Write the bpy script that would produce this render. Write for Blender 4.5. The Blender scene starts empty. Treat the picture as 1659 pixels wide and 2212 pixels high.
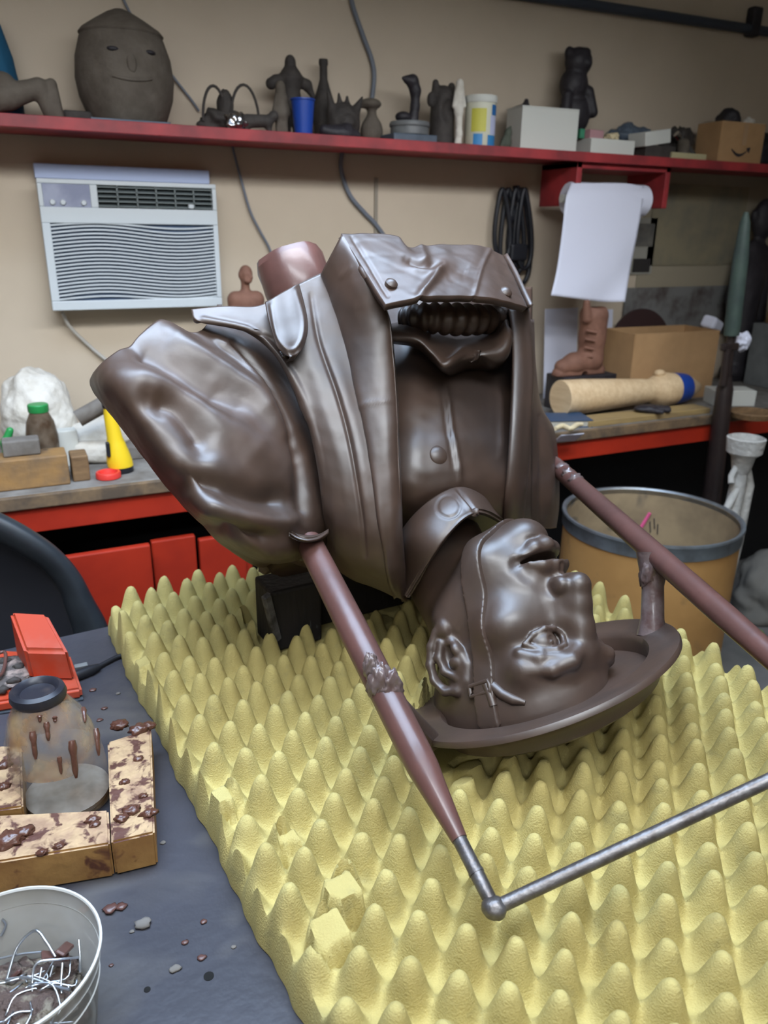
import bpy, bmesh, math, random
import numpy as np
from mathutils import Vector, Matrix

# ---------------------------------------------------------------- camera
W, H, FPX = 1659.0, 2212.0, 1680.0
CAM = np.array([0.0, 0.0, 1.5])
PITCH, ROLL, YAW = math.radians(20.0), math.radians(0.8), math.radians(26.0)
_f = np.array([math.sin(YAW)*math.cos(PITCH), math.cos(YAW)*math.cos(PITCH), -math.sin(PITCH)])
_r = np.array([math.cos(YAW), -math.sin(YAW), 0.0])
_u = np.cross(_r, _f)
_r2 = math.cos(ROLL)*_r + math.sin(ROLL)*_u
_u2 = -math.sin(ROLL)*_r + math.cos(ROLL)*_u
CM = np.array([_r2, _u2, _f])
scene = bpy.context.scene
COL = scene.collection
cam_data = bpy.data.cameras.new('camera')
cam_data.sensor_fit = 'HORIZONTAL'
cam_data.sensor_width = 36.0
cam_data.lens = FPX/W*36.0
cam_data.clip_start = 0.02
cam_data.dof.use_dof = True
cam_data.dof.focus_distance = 1.0
cam_data.dof.aperture_fstop = 8.0
cam = bpy.data.objects.new('camera', cam_data)
COL.objects.link(cam)
cam.matrix_world = Matrix(((_r2[0], _u2[0], -_f[0], CAM[0]), (_r2[1], _u2[1], -_f[1], CAM[1]), (_r2[2], _u2[2], -_f[2], CAM[2]), (0, 0, 0, 1)))
scene.camera = cam

# ---------------------------------------------------------------- world, lamps, exposure
world = bpy.data.worlds.new('room_air')
scene.world = world
world.use_nodes = True
bg = world.node_tree.nodes['Background']
bg.inputs['Color'].default_value = (0.88, 0.92, 1.0, 1)
bg.inputs['Strength'].default_value = 0.22
def area_lamp(name, loc, size, power, color, target=None, spread=180):
    d = bpy.data.lights.new(name, 'AREA')
    d.shape = 'RECTANGLE'; d.size, d.size_y = size
    d.energy = power; d.color = color; d.spread = math.radians(spread)
    o = bpy.data.objects.new(name, d); COL.objects.link(o)
    o.location = loc
    if target is not None:
        o.rotation_euler = (Vector(target) - Vector(loc)).to_track_quat('-Z', 'Y').to_euler()
    return o
area_lamp('fluorescent_and_fill_light', (0.75, 1.05, 2.12), (2.9, 0.16), 9.4, (0.93, 0.96, 1.0), (0.75, 2.05, 1.12), 104)
area_lamp('fluorescent_and_fill_light', (0.20, 0.15, 2.45), (1.2, 0.28), 8.8, (0.90, 0.95, 1.0), (0.45, 0.70, 0.8), 130)
area_lamp('fluorescent_and_fill_light', (0.30, 1.15, 2.72), (2.2, 0.70), 23, (0.56, 0.74, 1.0), None, 100)
area_lamp('fluorescent_and_fill_light', (-1.3, -1.8, 2.70), (1.2, 0.30), 26, (0.92, 0.96, 1.0), None, 170)  # unseen fill light added behind the camera to lift the shaded wall
area_lamp('fluorescent_and_fill_light', (0.3, -0.6, 2.40), (1.4, 0.30), 30, (0.85, 0.93, 1.0), (0.3, -0.6, 3.0), 180)  # added uplight out of view, bounces soft fill off the ceiling
scene.view_settings.view_transform = 'Standard'
scene.view_settings.look = 'None'
scene.view_settings.exposure = 0.43
scene.view_settings.gamma = 1.0
scene.view_settings.use_curve_mapping = False
cy = scene.cycles
cy.use_light_tree = False
cy.max_bounces = 6; cy.diffuse_bounces = 3; cy.glossy_bounces = 3; cy.transmission_bounces = 4; cy.transparent_max_bounces = 8
cy.caustics_reflective = False; cy.caustics_refractive = False

# ---------------------------------------------------------------- helpers
def ray(x, y):
    return np.array([(x - W/2)/FPX, -(y - H/2)/FPX, 1.0]) @ CM
def on_z(x, y, z):
    d = ray(x, y); return CAM + d*((z - CAM[2])/d[2])
def on_y(x, y, Y):
    d = ray(x, y); return CAM + d*((Y - CAM[1])/d[1])
def at_depth(x, y, dep):
    return CAM + ray(x, y)*dep
def project(P):
    c = (np.atleast_2d(P) - CAM) @ CM.T
    return np.stack([W/2 + FPX*c[:, 0]/c[:, 2], H/2 - FPX*c[:, 1]/c[:, 2]], 1)
def mpp(P):
    return float((np.asarray(P) - CAM) @ CM[2])/FPX

def tag(o, label=None, cat=None, group=None, kind=None):
    if label: o['label'] = label
    if cat: o['category'] = cat
    if group: o['group'] = group
    if kind: o['kind'] = kind
    return o
def thing(name, label, cat, loc=(0, 0, 0), rz=0.0, group=None):
    o = bpy.data.objects.new(name, None); COL.objects.link(o)
    o.location = Vector([float(v) for v in loc]); o.rotation_euler = (0, 0, rz)
    o.empty_display_size = 0.02
    return tag(o, label, cat, group)
def mobj(name, verts, faces, m, parent=None, smooth=True, loc=None, rz=0.0):
    me = bpy.data.meshes.new(name)
    me.from_pydata([tuple(float(c) for c in v) for v in verts], [], [tuple(int(i) for i in f) for f in faces])
    me.materials.append(m)
    if smooth: me.polygons.foreach_set('use_smooth', [True]*len(me.polygons))
    me.update()
    o = bpy.data.objects.new(name, me); COL.objects.link(o)
    if parent is not None: o.parent = parent
    if loc is not None: o.location = Vector([float(v) for v in loc])
    if rz: o.rotation_euler = (0, 0, rz)
    return o
def bobj(name, bm, m, parent=None, smooth=False, loc=None, rz=0.0, rot=None):
    me = bpy.data.meshes.new(name)
    bmesh.ops.recalc_face_normals(bm, faces=bm.faces)
    bm.to_mesh(me); bm.free(); me.materials.append(m)
    if smooth: me.polygons.foreach_set('use_smooth', [True]*len(me.polygons))
    o = bpy.data.objects.new(name, me); COL.objects.link(o)
    if parent is not None: o.parent = parent
    if loc is not None: o.location = Vector([float(v) for v in loc])
    if rot is not None: o.rotation_euler = rot
    elif rz: o.rotation_euler = (0, 0, rz)
    return o
def bm_box(c, s, bev=0.0, seg=2, rot=None, bm=None):
    """box centred at c with full sizes s"""
    b = bmesh.new()
    bmesh.ops.create_cube(b, size=1.0)
    bmesh.ops.scale(b, vec=Vector(s), verts=b.verts)
    if bev > 0:
        bmesh.ops.bevel(b, geom=list(b.edges), offset=bev, segments=seg, profile=0.5, affect='EDGES')
    if rot is not None:
        bmesh.ops.rotate(b, cent=(0, 0, 0), matrix=Matrix.Rotation(rot[0], 3, rot[1]), verts=b.verts)
    bmesh.ops.translate(b, vec=Vector([float(v) for v in c]), verts=b.verts)
    if bm is None: return b
    me = bpy.data.meshes.new('t'); b.to_mesh(me); b.free(); bm.from_mesh(me); bpy.data.meshes.remove(me)
    return bm
def box(name, c, s, m, parent=None, bev=0.003, loc=None, rz=0.0, rot=None, smooth=False):
    return bobj(name, bm_box(c, s, bev, rot=rot), m, parent, smooth, loc, rz)
def lathe_vf(prof, n=32, axis_top=None):
    V, Fc = [], []
    for r, z in prof:
        for k in range(n):
            a = 2*math.pi*k/n; V.append((r*math.cos(a), r*math.sin(a), z))
    for i in range(len(prof)-1):
        for k in range(n):
            k2 = (k+1) % n
            Fc.append((i*n+k, i*n+k2, (i+1)*n+k2, (i+1)*n+k))
    if prof[0][0] > 1e-6: Fc.append(tuple(range(n-1, -1, -1)))
    if prof[-1][0] > 1e-6: Fc.append(tuple((len(prof)-1)*n+k for k in range(n)))
    return V, Fc
def lathe(name, prof, m, parent=None, n=32, loc=None, smooth=True, closed=True, edge=None, rz=0.0, warp=None):
    V, Fc = lathe_vf(prof, n)
    if not closed: Fc = [f for f in Fc if len(f) == 4]
    V = np.array(V)
    if warp is not None: V = warp(V)
    o = mobj(name, V, Fc, m, parent, smooth, loc, rz)
    if smooth: sharp(o, edge if edge is not None else 40)
    return o
def sharp(o, deg=40):
    me = o.data
    bm = bmesh.new(); bm.from_mesh(me)
    bmesh.ops.remove_doubles(bm, verts=bm.verts, dist=1e-6)
    bmesh.ops.recalc_face_normals(bm, faces=bm.faces)
    lim = math.radians(deg)
    for e in bm.edges:
        if len(e.link_faces) == 2 and e.calc_face_angle(0) > lim: e.smooth = False
    bm.to_mesh(me); bm.free()
def catmull(P, n, closed=False):
    P = np.asarray(P, float); k = len(P)
    if k == 2:
        t = np.linspace(0, 1, n)[:, None]; return P[0]*(1-t) + P[1]*t
    t = np.linspace(0, k-1, n); i = np.minimum(t.astype(int), k-2); u = (t - i)
    u = u.reshape((-1,) + (1,)*(P.ndim-1))
    p0 = np.where((i == 0).reshape(u.shape), 2*P[0]-P[1], P[np.maximum(i-1, 0)])
    p1, p2 = P[i], P[i+1]
    p3 = np.where((i == k-2).reshape(u.shape), 2*P[-1]-P[-2], P[np.minimum(i+2, k-1)])
    return 0.5*((2*p1) + (-p0+p2)*u + (2*p0-5*p1+4*p2-p3)*u*u + (-p0+3*p1-3*p2+p3)*u**3)
def tube_vf(path, radii, n=14, smooth_pts=None, cap=True):
    P = np.asarray(path, float)
    if np.isscalar(radii): radii = [radii]*len(P)
    Rr = np.asarray(radii, float)
    if smooth_pts:
        P = catmull(P, smooth_pts); Rr = np.interp(np.linspace(0, 1, smooth_pts), np.linspace(0, 1, len(Rr)), Rr)
    T = np.gradient(P, axis=0); T /= np.linalg.norm(T, axis=1)[:, None] + 1e-12
    a = np.array([0, 0, 1.0]) if abs(T[0][2]) < 0.9 else np.array([1.0, 0, 0])
    u = np.cross(T[0], a); u /= np.linalg.norm(u)
    V, Fc = [], []
    for i in range(len(P)):
        u = u - T[i]*(u @ T[i]); u /= np.linalg.norm(u); v = np.cross(T[i], u)
        for k in range(n):
            an = 2*math.pi*k/n
            V.append(P[i] + Rr[i]*(math.cos(an)*u + math.sin(an)*v))
    for i in range(len(P)-1):
        for k in range(n):
            k2 = (k+1) % n
            Fc.append((i*n+k, i*n+k2, (i+1)*n+k2, (i+1)*n+k))
    if cap:
        Fc.append(tuple(range(n-1, -1, -1))); Fc.append(tuple((len(P)-1)*n+k for k in range(n)))
    return V, Fc
def tube(name, path, radii, m, parent=None, n=14, smooth_pts=None, loc=None):
    V, Fc = tube_vf(path, radii, n, smooth_pts)
    o = mobj(name, V, Fc, m, parent, True, loc); sharp(o, 50); return o
def vnoise(P, scale, seed=0, octaves=3):
    """cheap smooth pseudo noise from sines, about -1..1"""
    rs = np.random.RandomState(seed); P = np.asarray(P, float)*scale; out = np.zeros(len(P)); amp = 1.0; tot = 0
    for o in range(octaves):
        for k in range(3):
            d = rs.normal(size=3); d /= np.linalg.norm(d); ph = rs.rand()*6.28
            d2 = rs.normal(size=3); d2 /= np.linalg.norm(d2)
            out += amp*np.sin(P @ d*6.28 + ph + 1.3*np.sin(P @ d2*4.1 + ph*2)); tot += amp
        P = P*2.03; amp *= 0.5
    return out/tot*1.6
def blob(name, c, radii, m, parent=None, seed=0, amp=0.15, freq=3.0, sub=4, flat=None, loc=None, shape=None, rz=0.0):
    """lumpy ellipsoid; flat: z (local) below which it is cut flat"""
    b = bmesh.new(); bmesh.ops.create_icosphere(b, subdivisions=sub, radius=1.0)
    V = np.array([v.co for v in b.verts])
    n = 1 + amp*vnoise(V*0.35, freq*0.5, seed)
    V = V*n[:, None]*np.array(radii)
    if shape is not None: V = shape(V)
    V = V + np.array(c)
    if flat is not None: V[:, 2] = np.maximum(V[:, 2], flat)
    for v, co in zip(b.verts, V): v.co = co
    return bobj(name, b, m, parent, True, loc, rz)

# SDF sculpting through openvdb
import openvdb
class Sdf:
    def __init__(s, lo, hi, vox):
        s.lo = np.array(lo, np.float32); s.vox = vox
        s.n = np.ceil((np.array(hi) - s.lo)/vox).astype(int)
        s.ax = [s.lo[i] + vox*np.arange(s.n[i], dtype=np.float32) for i in range(3)]
        s.D = np.full(tuple(s.n), 0.5, np.float32)
    def sl(s, lo, hi):
        a = np.clip(np.floor((np.array(lo) - s.lo)/s.vox).astype(int), 0, s.n)
        b = np.clip(np.ceil((np.array(hi) - s.lo)/s.vox).astype(int) + 1, 0, s.n)
        return tuple(slice(i, j) for i, j in zip(a, b))
    def grid(s, w):
        return (s.ax[0][w[0]][:, None, None], s.ax[1][w[1]][None, :, None], s.ax[2][w[2]][None, None, :])
    @staticmethod
    def ell(X, c, r):
        x, y, z = (X[0]-c[0])/r[0], (X[1]-c[1])/r[1], (X[2]-c[2])/r[2]
        k0 = np.sqrt(x*x + y*y + z*z); k1 = np.sqrt((x/r[0])**2 + (y/r[1])**2 + (z/r[2])**2)
        return k0*(k0-1)/np.maximum(k1, 1e-6)
    @staticmethod
    def cap(X, a, b, ra, rb):
        a = np.array(a, np.float32); b = np.array(b, np.float32); d = b - a
        px, py, pz = X[0]-a[0], X[1]-a[1], X[2]-a[2]
        h = np.clip((px*d[0]+py*d[1]+pz*d[2])/float(d @ d), 0, 1)
        return np.sqrt((px-d[0]*h)**2 + (py-d[1]*h)**2 + (pz-d[2]*h)**2) - (ra + (rb-ra)*h)
    def _mix(s, w, d, k, op):
        A = s.D[w]
        if op == 'sub':
            d = -d
            h = np.clip(0.5 - 0.5*(A - d)/k, 0, 1) if k > 0 else None
            s.D[w] = np.maximum(A, d) if k <= 0 else A*(1-h) + d*h + k*h*(1-h)
        else:
            h = np.clip(0.5 + 0.5*(A - d)/k, 0, 1) if k > 0 else None
            s.D[w] = np.minimum(A, d) if k <= 0 else A*(1-h) + d*h - k*h*(1-h)
    def e(s, c, r, k=0.01, op='add'):
        if np.isscalar(r): r = (r, r, r)
        m = max(0.02, 2*k); w = s.sl(np.array(c)-np.array(r)-m, np.array(c)+np.array(r)+m)
        s._mix(w, s.ell(s.grid(w), c, r), k, op)
    def c(s, pts, rad, k=0.006, op='add'):
        if np.isscalar(rad): rad = [rad]*len(pts)
        for a, b, ra, rb in zip(pts[:-1], pts[1:], rad[:-1], rad[1:]):
            m = max(ra, rb) + max(0.015, 2*k)
            w = s.sl(np.minimum(a, b)-m, np.maximum(a, b)+m)
            s._mix(w, s.cap(s.grid(w), a, b, ra, rb), k, op)
    def mesh(s, D=None):
        g = openvdb.FloatGrid(0.5); g.copyFromArray(np.ascontiguousarray(s.D if D is None else D))
        g.transform = openvdb.createLinearTransform(s.vox)
        P, T, Q = g.convertToPolygons(isovalue=0.0, adaptivity=0.0)
        return np.asarray(P) + s.lo, [tuple(int(i) for i in q[::-1]) for q in Q] + [tuple(int(i) for i in t[::-1]) for t in T]

# ---------------------------------------------------------------- materials
def mat(name, col, rough=0.6, metal=0.0, col2=None, scale=8.0, mixlo=0.35, mixhi=0.65, bump=0.0, bscale=60.0, coat=0.0, spec=0.5, detail=3.0, col3=None, scale3=40.0, lo3=0.6, hi3=0.7, trans=0.0, alpha=1.0, ior=1.45, stretch=None, emit=None, rough2=None, sss=0.0, anoise=None):
    m = bpy.data.materials.new(name); m.use_nodes = True
    nt = m.node_tree; N = nt.nodes; L = nt.links
    p = N['Principled BSDF']
    p.inputs['Base Color'].default_value = (*col, 1)
    p.inputs['Roughness'].default_value = rough
    p.inputs['Metallic'].default_value = metal
    p.inputs['Coat Weight'].default_value = coat
    p.inputs['Coat Roughness'].default_value = 0.15
    p.inputs['Specular IOR Level'].default_value = spec
    p.inputs['Transmission Weight'].default_value = trans
    p.inputs['Alpha'].default_value = alpha
    p.inputs['IOR'].default_value = ior
    if sss > 0:
        p.inputs['Subsurface Weight'].default_value = sss
        p.inputs['Subsurface Radius'].default_value = (0.01, 0.008, 0.004)
    if emit:
        p.inputs['Emission Color'].default_value = (*emit[0], 1); p.inputs['Emission Strength'].default_value = emit[1]
    tc = N.new('ShaderNodeTexCoord'); src = tc.outputs['Object']
    if stretch is not None:
        mp = N.new('ShaderNodeMapping'); mp.inputs['Scale'].default_value = stretch
        L.new(src, mp.inputs['Vector']); src = mp.outputs['Vector']
    last = None
    def layer(prev, c2, sc, lo, hi, dist=0.0):
        n = N.new('ShaderNodeTexNoise'); n.inputs['Scale'].default_value = sc; n.inputs['Detail'].default_value = detail
        n.inputs['Roughness'].default_value = 0.6; n.inputs['Distortion'].default_value = dist
        L.new(src, n.inputs['Vector'])
        r = N.new('ShaderNodeMapRange'); r.inputs['From Min'].default_value = lo; r.inputs['From Max'].default_value = hi
        L.new(n.outputs['Fac'], r.inputs['Value'])
        mx = N.new('ShaderNodeMix'); mx.data_type = 'RGBA'
        L.new(r.outputs['Result'], mx.inputs['Factor'])
        if prev is None: mx.inputs['A'].default_value = (*col, 1)
        else: L.new(prev, mx.inputs['A'])
        mx.inputs['B'].default_value = (*c2, 1)
        return mx.outputs['Result'], r.outputs['Result']
    if col2 is not None:
        last, fac = layer(None, col2, scale, mixlo, mixhi)
        if rough2 is not None:
            rr = N.new('ShaderNodeMapRange'); rr.inputs['To Min'].default_value = rough; rr.inputs['To Max'].default_value = rough2
            L.new(fac, rr.inputs['Value']); L.new(rr.outputs['Result'], p.inputs['Roughness'])
    if col3 is not None: last, _ = layer(last, col3, scale3, lo3, hi3, 0.4)
    if last is not None: L.new(last, p.inputs['Base Color'])
    if anoise is not None:      # patchy film: lo, hi, scale, alpha min, alpha max
        n = N.new('ShaderNodeTexNoise'); n.inputs['Scale'].default_value = anoise[2]; n.inputs['Detail'].default_value = 4.0
        L.new(src, n.inputs['Vector'])
        r = N.new('ShaderNodeMapRange'); r.inputs['From Min'].default_value = anoise[0]; r.inputs['From Max'].default_value = anoise[1]
        r.inputs['To Min'].default_value = anoise[3]; r.inputs['To Max'].default_value = anoise[4]
        L.new(n.outputs['Fac'], r.inputs['Value']); L.new(r.outputs['Result'], p.inputs['Alpha'])
    if bump > 0:
        n = N.new('ShaderNodeTexNoise'); n.inputs['Scale'].default_value = bscale; n.inputs['Detail'].default_value = 2.5
        L.new(src, n.inputs['Vector'])
        b = N.new('ShaderNodeBump'); b.inputs['Strength'].default_value = bump; b.inputs['Distance'].default_value = 0.01
        L.new(n.outputs['Fac'], b.inputs['Height']); L.new(b.outputs['Normal'], p.inputs['Normal'])
    return m
MT = {}
MT['wall'] = mat('tan_wall_paint', (0.58, 0.49, 0.38), 0.75, col2=(0.54, 0.455, 0.35), scale=3.0, bump=0.05, bscale=220)
MT['floor'] = mat('grey_concrete', (0.25, 0.245, 0.24), 0.7, col2=(0.16, 0.16, 0.16), scale=4, bump=0.2, bscale=40)
MT['ceiling'] = mat('ceiling_paint', (0.72, 0.72, 0.70), 0.8)
MT['wax'] = mat('dark_brown_wax', (0.050, 0.030, 0.021), 0.43, col2=(0.072, 0.039, 0.025), scale=7, mixlo=0.4, mixhi=0.7, bump=0.05, bscale=45, coat=0.04, spec=0.85, rough2=0.50, ior=1.5, col3=(0.035, 0.024, 0.020), scale3=4, lo3=0.5, hi3=0.75)
MT['redwax'] = mat('red_brown_wax', (0.090, 0.043, 0.036), 0.38, col2=(0.115, 0.052, 0.043), scale=14, bump=0.05, bscale=60, coat=0.3)
MT['weld'] = mat('smeared_wax_joint', (0.15, 0.115, 0.11), 0.30, col2=(0.09, 0.05, 0.045), scale=40, bump=0.22, bscale=60, coat=0.4)
MT['foam'] = mat('yellow_foam', (0.50, 0.42, 0.17), 0.95, col2=(0.44, 0.36, 0.14), scale=9, bump=0.25, bscale=450, col3=(0.37, 0.32, 0.14), scale3=22, lo3=0.58, hi3=0.75, spec=0.1)
MT['steel'] = mat('dull_steel', (0.19, 0.18, 0.18), 0.42, metal=0.75, col2=(0.12, 0.105, 0.10), scale=60, bump=0.1, bscale=200)
MT['tabletop'] = mat('worn_dark_tabletop', (0.042, 0.042, 0.052), 0.38, col2=(0.060, 0.059, 0.072), scale=6, mixlo=0.35, mixhi=0.7, col3=(0.14, 0.13, 0.12), scale3=5, lo3=0.52, hi3=0.78, bump=0.06, bscale=80)
MT['redpaint'] = mat('red_cabinet_paint', (0.41, 0.027, 0.009), 0.5, col2=(0.32, 0.02, 0.008), scale=6, bump=0.04, bscale=90)
MT['redshelf'] = mat('red_shelf_paint', (0.36, 0.035, 0.040), 0.5, col2=(0.20, 0.025, 0.03), scale=9, bump=0.05)
MT['black'] = mat('painted_shade_black', (0.008, 0.008, 0.009), 0.8)  # black colour stands for the shade in the cabinet and under the bench
MT['benchtop'] = mat('dusty_bench_top', (0.22, 0.21, 0.195), 0.75, col2=(0.13, 0.115, 0.10), scale=14, bump=0.1)
MT['benchedge'] = mat('worn_wood_edge', (0.20, 0.13, 0.07), 0.7, col2=(0.09, 0.065, 0.045), scale=18, bump=0.1)
# ---------------------------------------------------------------- room shell
YW = 2.55                 # wall plane
BENCH_F, BENCH_Z = 1.99, 0.88
SHELF_F = YW - 0.27
TABLE_Z, PEAK_Z = 0.75, 0.85
def struct(o): o['kind'] = 'structure'; return o
struct(box('wall_back', (1.2, YW+0.05, 1.4), (7.3, 0.1, 2.8), MT['wall'], bev=0))
struct(box('floor', (1.2, -0.2, -0.05), (7.4, 5.8, 0.1), MT['floor'], bev=0))
struct(box('ceiling', (1.2, -0.2, 2.84), (7.4, 5.8, 0.1), MT['ceiling'], bev=0))
struct(box('wall_left', (-2.35, -0.2, 1.4), (0.1, 5.5, 2.8), MT['wall'], bev=0))
struct(box('wall_right', (4.75, -0.2, 1.4), (0.1, 5.5, 2.8), MT['wall'], bev=0))
struct(box('wall_front', (1.2, -2.95, 1.4), (7.3, 0.1, 2.8), MT['wall'], bev=0))
# wall panel joint
p = on_y(812, 345, YW)
struct(box('trim_1', (p[0], YW-0.003, 1.35), (0.012, 0.006, 0.62), mat('wall_seam', (0.30, 0.265, 0.215), 0.8), bev=0.001))

# ---------------------------------------------------------------- wall shelf
zf = float(np.mean([on_y(x, y, SHELF_F)[2] for x, y in ((0, 236), (600, 281), (1180, 326))]))
SHELF_Z = zf
t = thing('wall_shelf', 'long red painted wall shelf crowded with small sculptures', 'shelf', (1.2, YW, SHELF_Z-0.02))
box('shelf_board', (0, -0.135, 0.005), (6.4, 0.262, 0.018), MT['redshelf'], t, bev=0.002)
box('front_edge', (0, -0.27, 0.003), (6.4, 0.012, 0.030), MT['redshelf'], t, bev=0.002)
for xb in (-2.6, 2.3):
    box('bracket', (xb, -0.1, -0.07), (0.03, 0.18, 0.13), MT['redshelf'], t, bev=0.002)

# ---------------------------------------------------------------- back workbench
t = thing('workbench', 'long workbench with dusty grey top and red painted cabinet front', 'workbench', (1.2, BENCH_F, 0))
xw = 6.2
def bz(px, py): return float(on_y(px, py, BENCH_F)[2])
box('worktop', (0, (YW-BENCH_F)/2, BENCH_Z-0.015), (xw, YW-BENCH_F-0.004, 0.03), MT['benchtop'], t, bev=0.003)
box('worktop_edge', (0, -0.008, BENCH_Z-0.016), (xw, 0.016, 0.034), MT['benchedge'], t, bev=0.003)
z1 = BENCH_Z-0.034; z2 = bz(100, 1146)
box('fascia', (0, 0.006, (z1+z2)/2), (xw, 0.02, z1-z2), MT['redpaint'], t, bev=0.002)
xs = float(on_y(545, 1200, BENCH_F)[0])      # cabinets end behind the bust
xL = -1.5
zt = bz(200, 1186)
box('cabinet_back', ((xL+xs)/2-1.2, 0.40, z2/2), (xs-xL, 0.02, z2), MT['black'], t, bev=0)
box('cabinet_side', (xs-1.2, 0.22, z2/2), (0.02, 0.36, z2), MT['redpaint'], t, bev=0.001)
dx0, dx1 = float(on_y(60, 1200, BENCH_F)[0]), float(on_y(323, 1200, BENCH_F)[0])
dx2, dx3 = float(on_y(332, 1200, BENCH_F)[0]), float(on_y(432, 1200, BENCH_F)[0])
def door(x0, x1, y, ztop, m=None):
    d = box('door', ((x0+x1)/2-1.2, y, (0.10+ztop)/2), (x1-x0, 0.022, ztop-0.10), m or MT['redpaint'], t, bev=0.004)
    return d
door(dx0, dx1, -0.02, zt)
door(dx0-0.55, dx0-0.01, 0.01, zt)
door(dx2, dx3-0.004, 0.035, bz(380, 1170))
door(dx3+0.004, xs-0.012, 0.03, bz(480, 1165))
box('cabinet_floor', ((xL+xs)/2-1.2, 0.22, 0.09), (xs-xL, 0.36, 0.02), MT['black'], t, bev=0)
box('under_bench_shade_panel', ((xs+4.3)/2-1.2, 0.40, z2/2), (4.3-xs, 0.02, z2-0.01), MT['black'], t, bev=0)  # black sheet added to stand for shade, hides the lit wall behind
for xl in (1.9, 3.0):
    box('leg', (xl, 0.05, z2/2), (0.07, 0.07, z2), MT['redpaint'], t, bev=0.003)
    box('leg', (xl, 0.48, z2/2), (0.07, 0.07, z2), MT['redpaint'], t, bev=0.003)

# ---------------------------------------------------------------- near table and foam sheet
ROT = math.radians(4.4)
EX = np.array([math.cos(ROT), math.sin(ROT)]); EY = np.array([-math.sin(ROT), math.cos(ROT)])
FO = np.array([0.113, 1.435])          # back left corner of the foam sheet
FW, FL = 0.862, 1.22
def sheet(s, d): return FO + EX*s - EY*d
c = sheet(0.09, 0.55)
t = thing('work_table', 'dark scuffed worktable under the yellow foam sheet', 'table', (c[0], c[1], 0), ROT)
box('tabletop', (0, 0, TABLE_Z-0.0175), (1.62, 1.18, 0.035), MT['tabletop'], t, bev=0.003)
for sx in (-0.74, 0.74):
    for sy in (-0.52, 0.52):
        box('leg', (sx, sy, (TABLE_Z-0.035)/2), (0.06, 0.06, TABLE_Z-0.035), MT['benchedge'], t, bev=0.003)
MT['hole'] = mat('screw_hole', (0.004, 0.004, 0.004), 0.9)
for px, py, r in ((451, 2109, 0.0055), (318, 2138, 0.0035)):
    q = on_z(px, py, TABLE_Z)
    h = lathe('screw_hole', [(0, 0.0006), (r, 0.0006), (r, 0.0001)], MT['hole'], t, n=14)
    l = Matrix.Rotation(-ROT, 3, 'Z') @ Vector((q[0]-c[0], q[1]-c[1], 0)); h.location = (l.x, l.y, TABLE_Z)

K = 1.18
HS = 1.3*K                               # heroic scale, about one and a half times life size
HR = np.array([[0.94404, 0.32983, 0.00249], [0.23194, -0.65846, -0.71598], [-0.23452, 0.67649, -0.69811]])
HT = CAM + HS*np.array([0.41387, 0.55581, -0.41294])
def head_w(P): return (np.asarray(P, float)*HS) @ HR.T + HT

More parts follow.
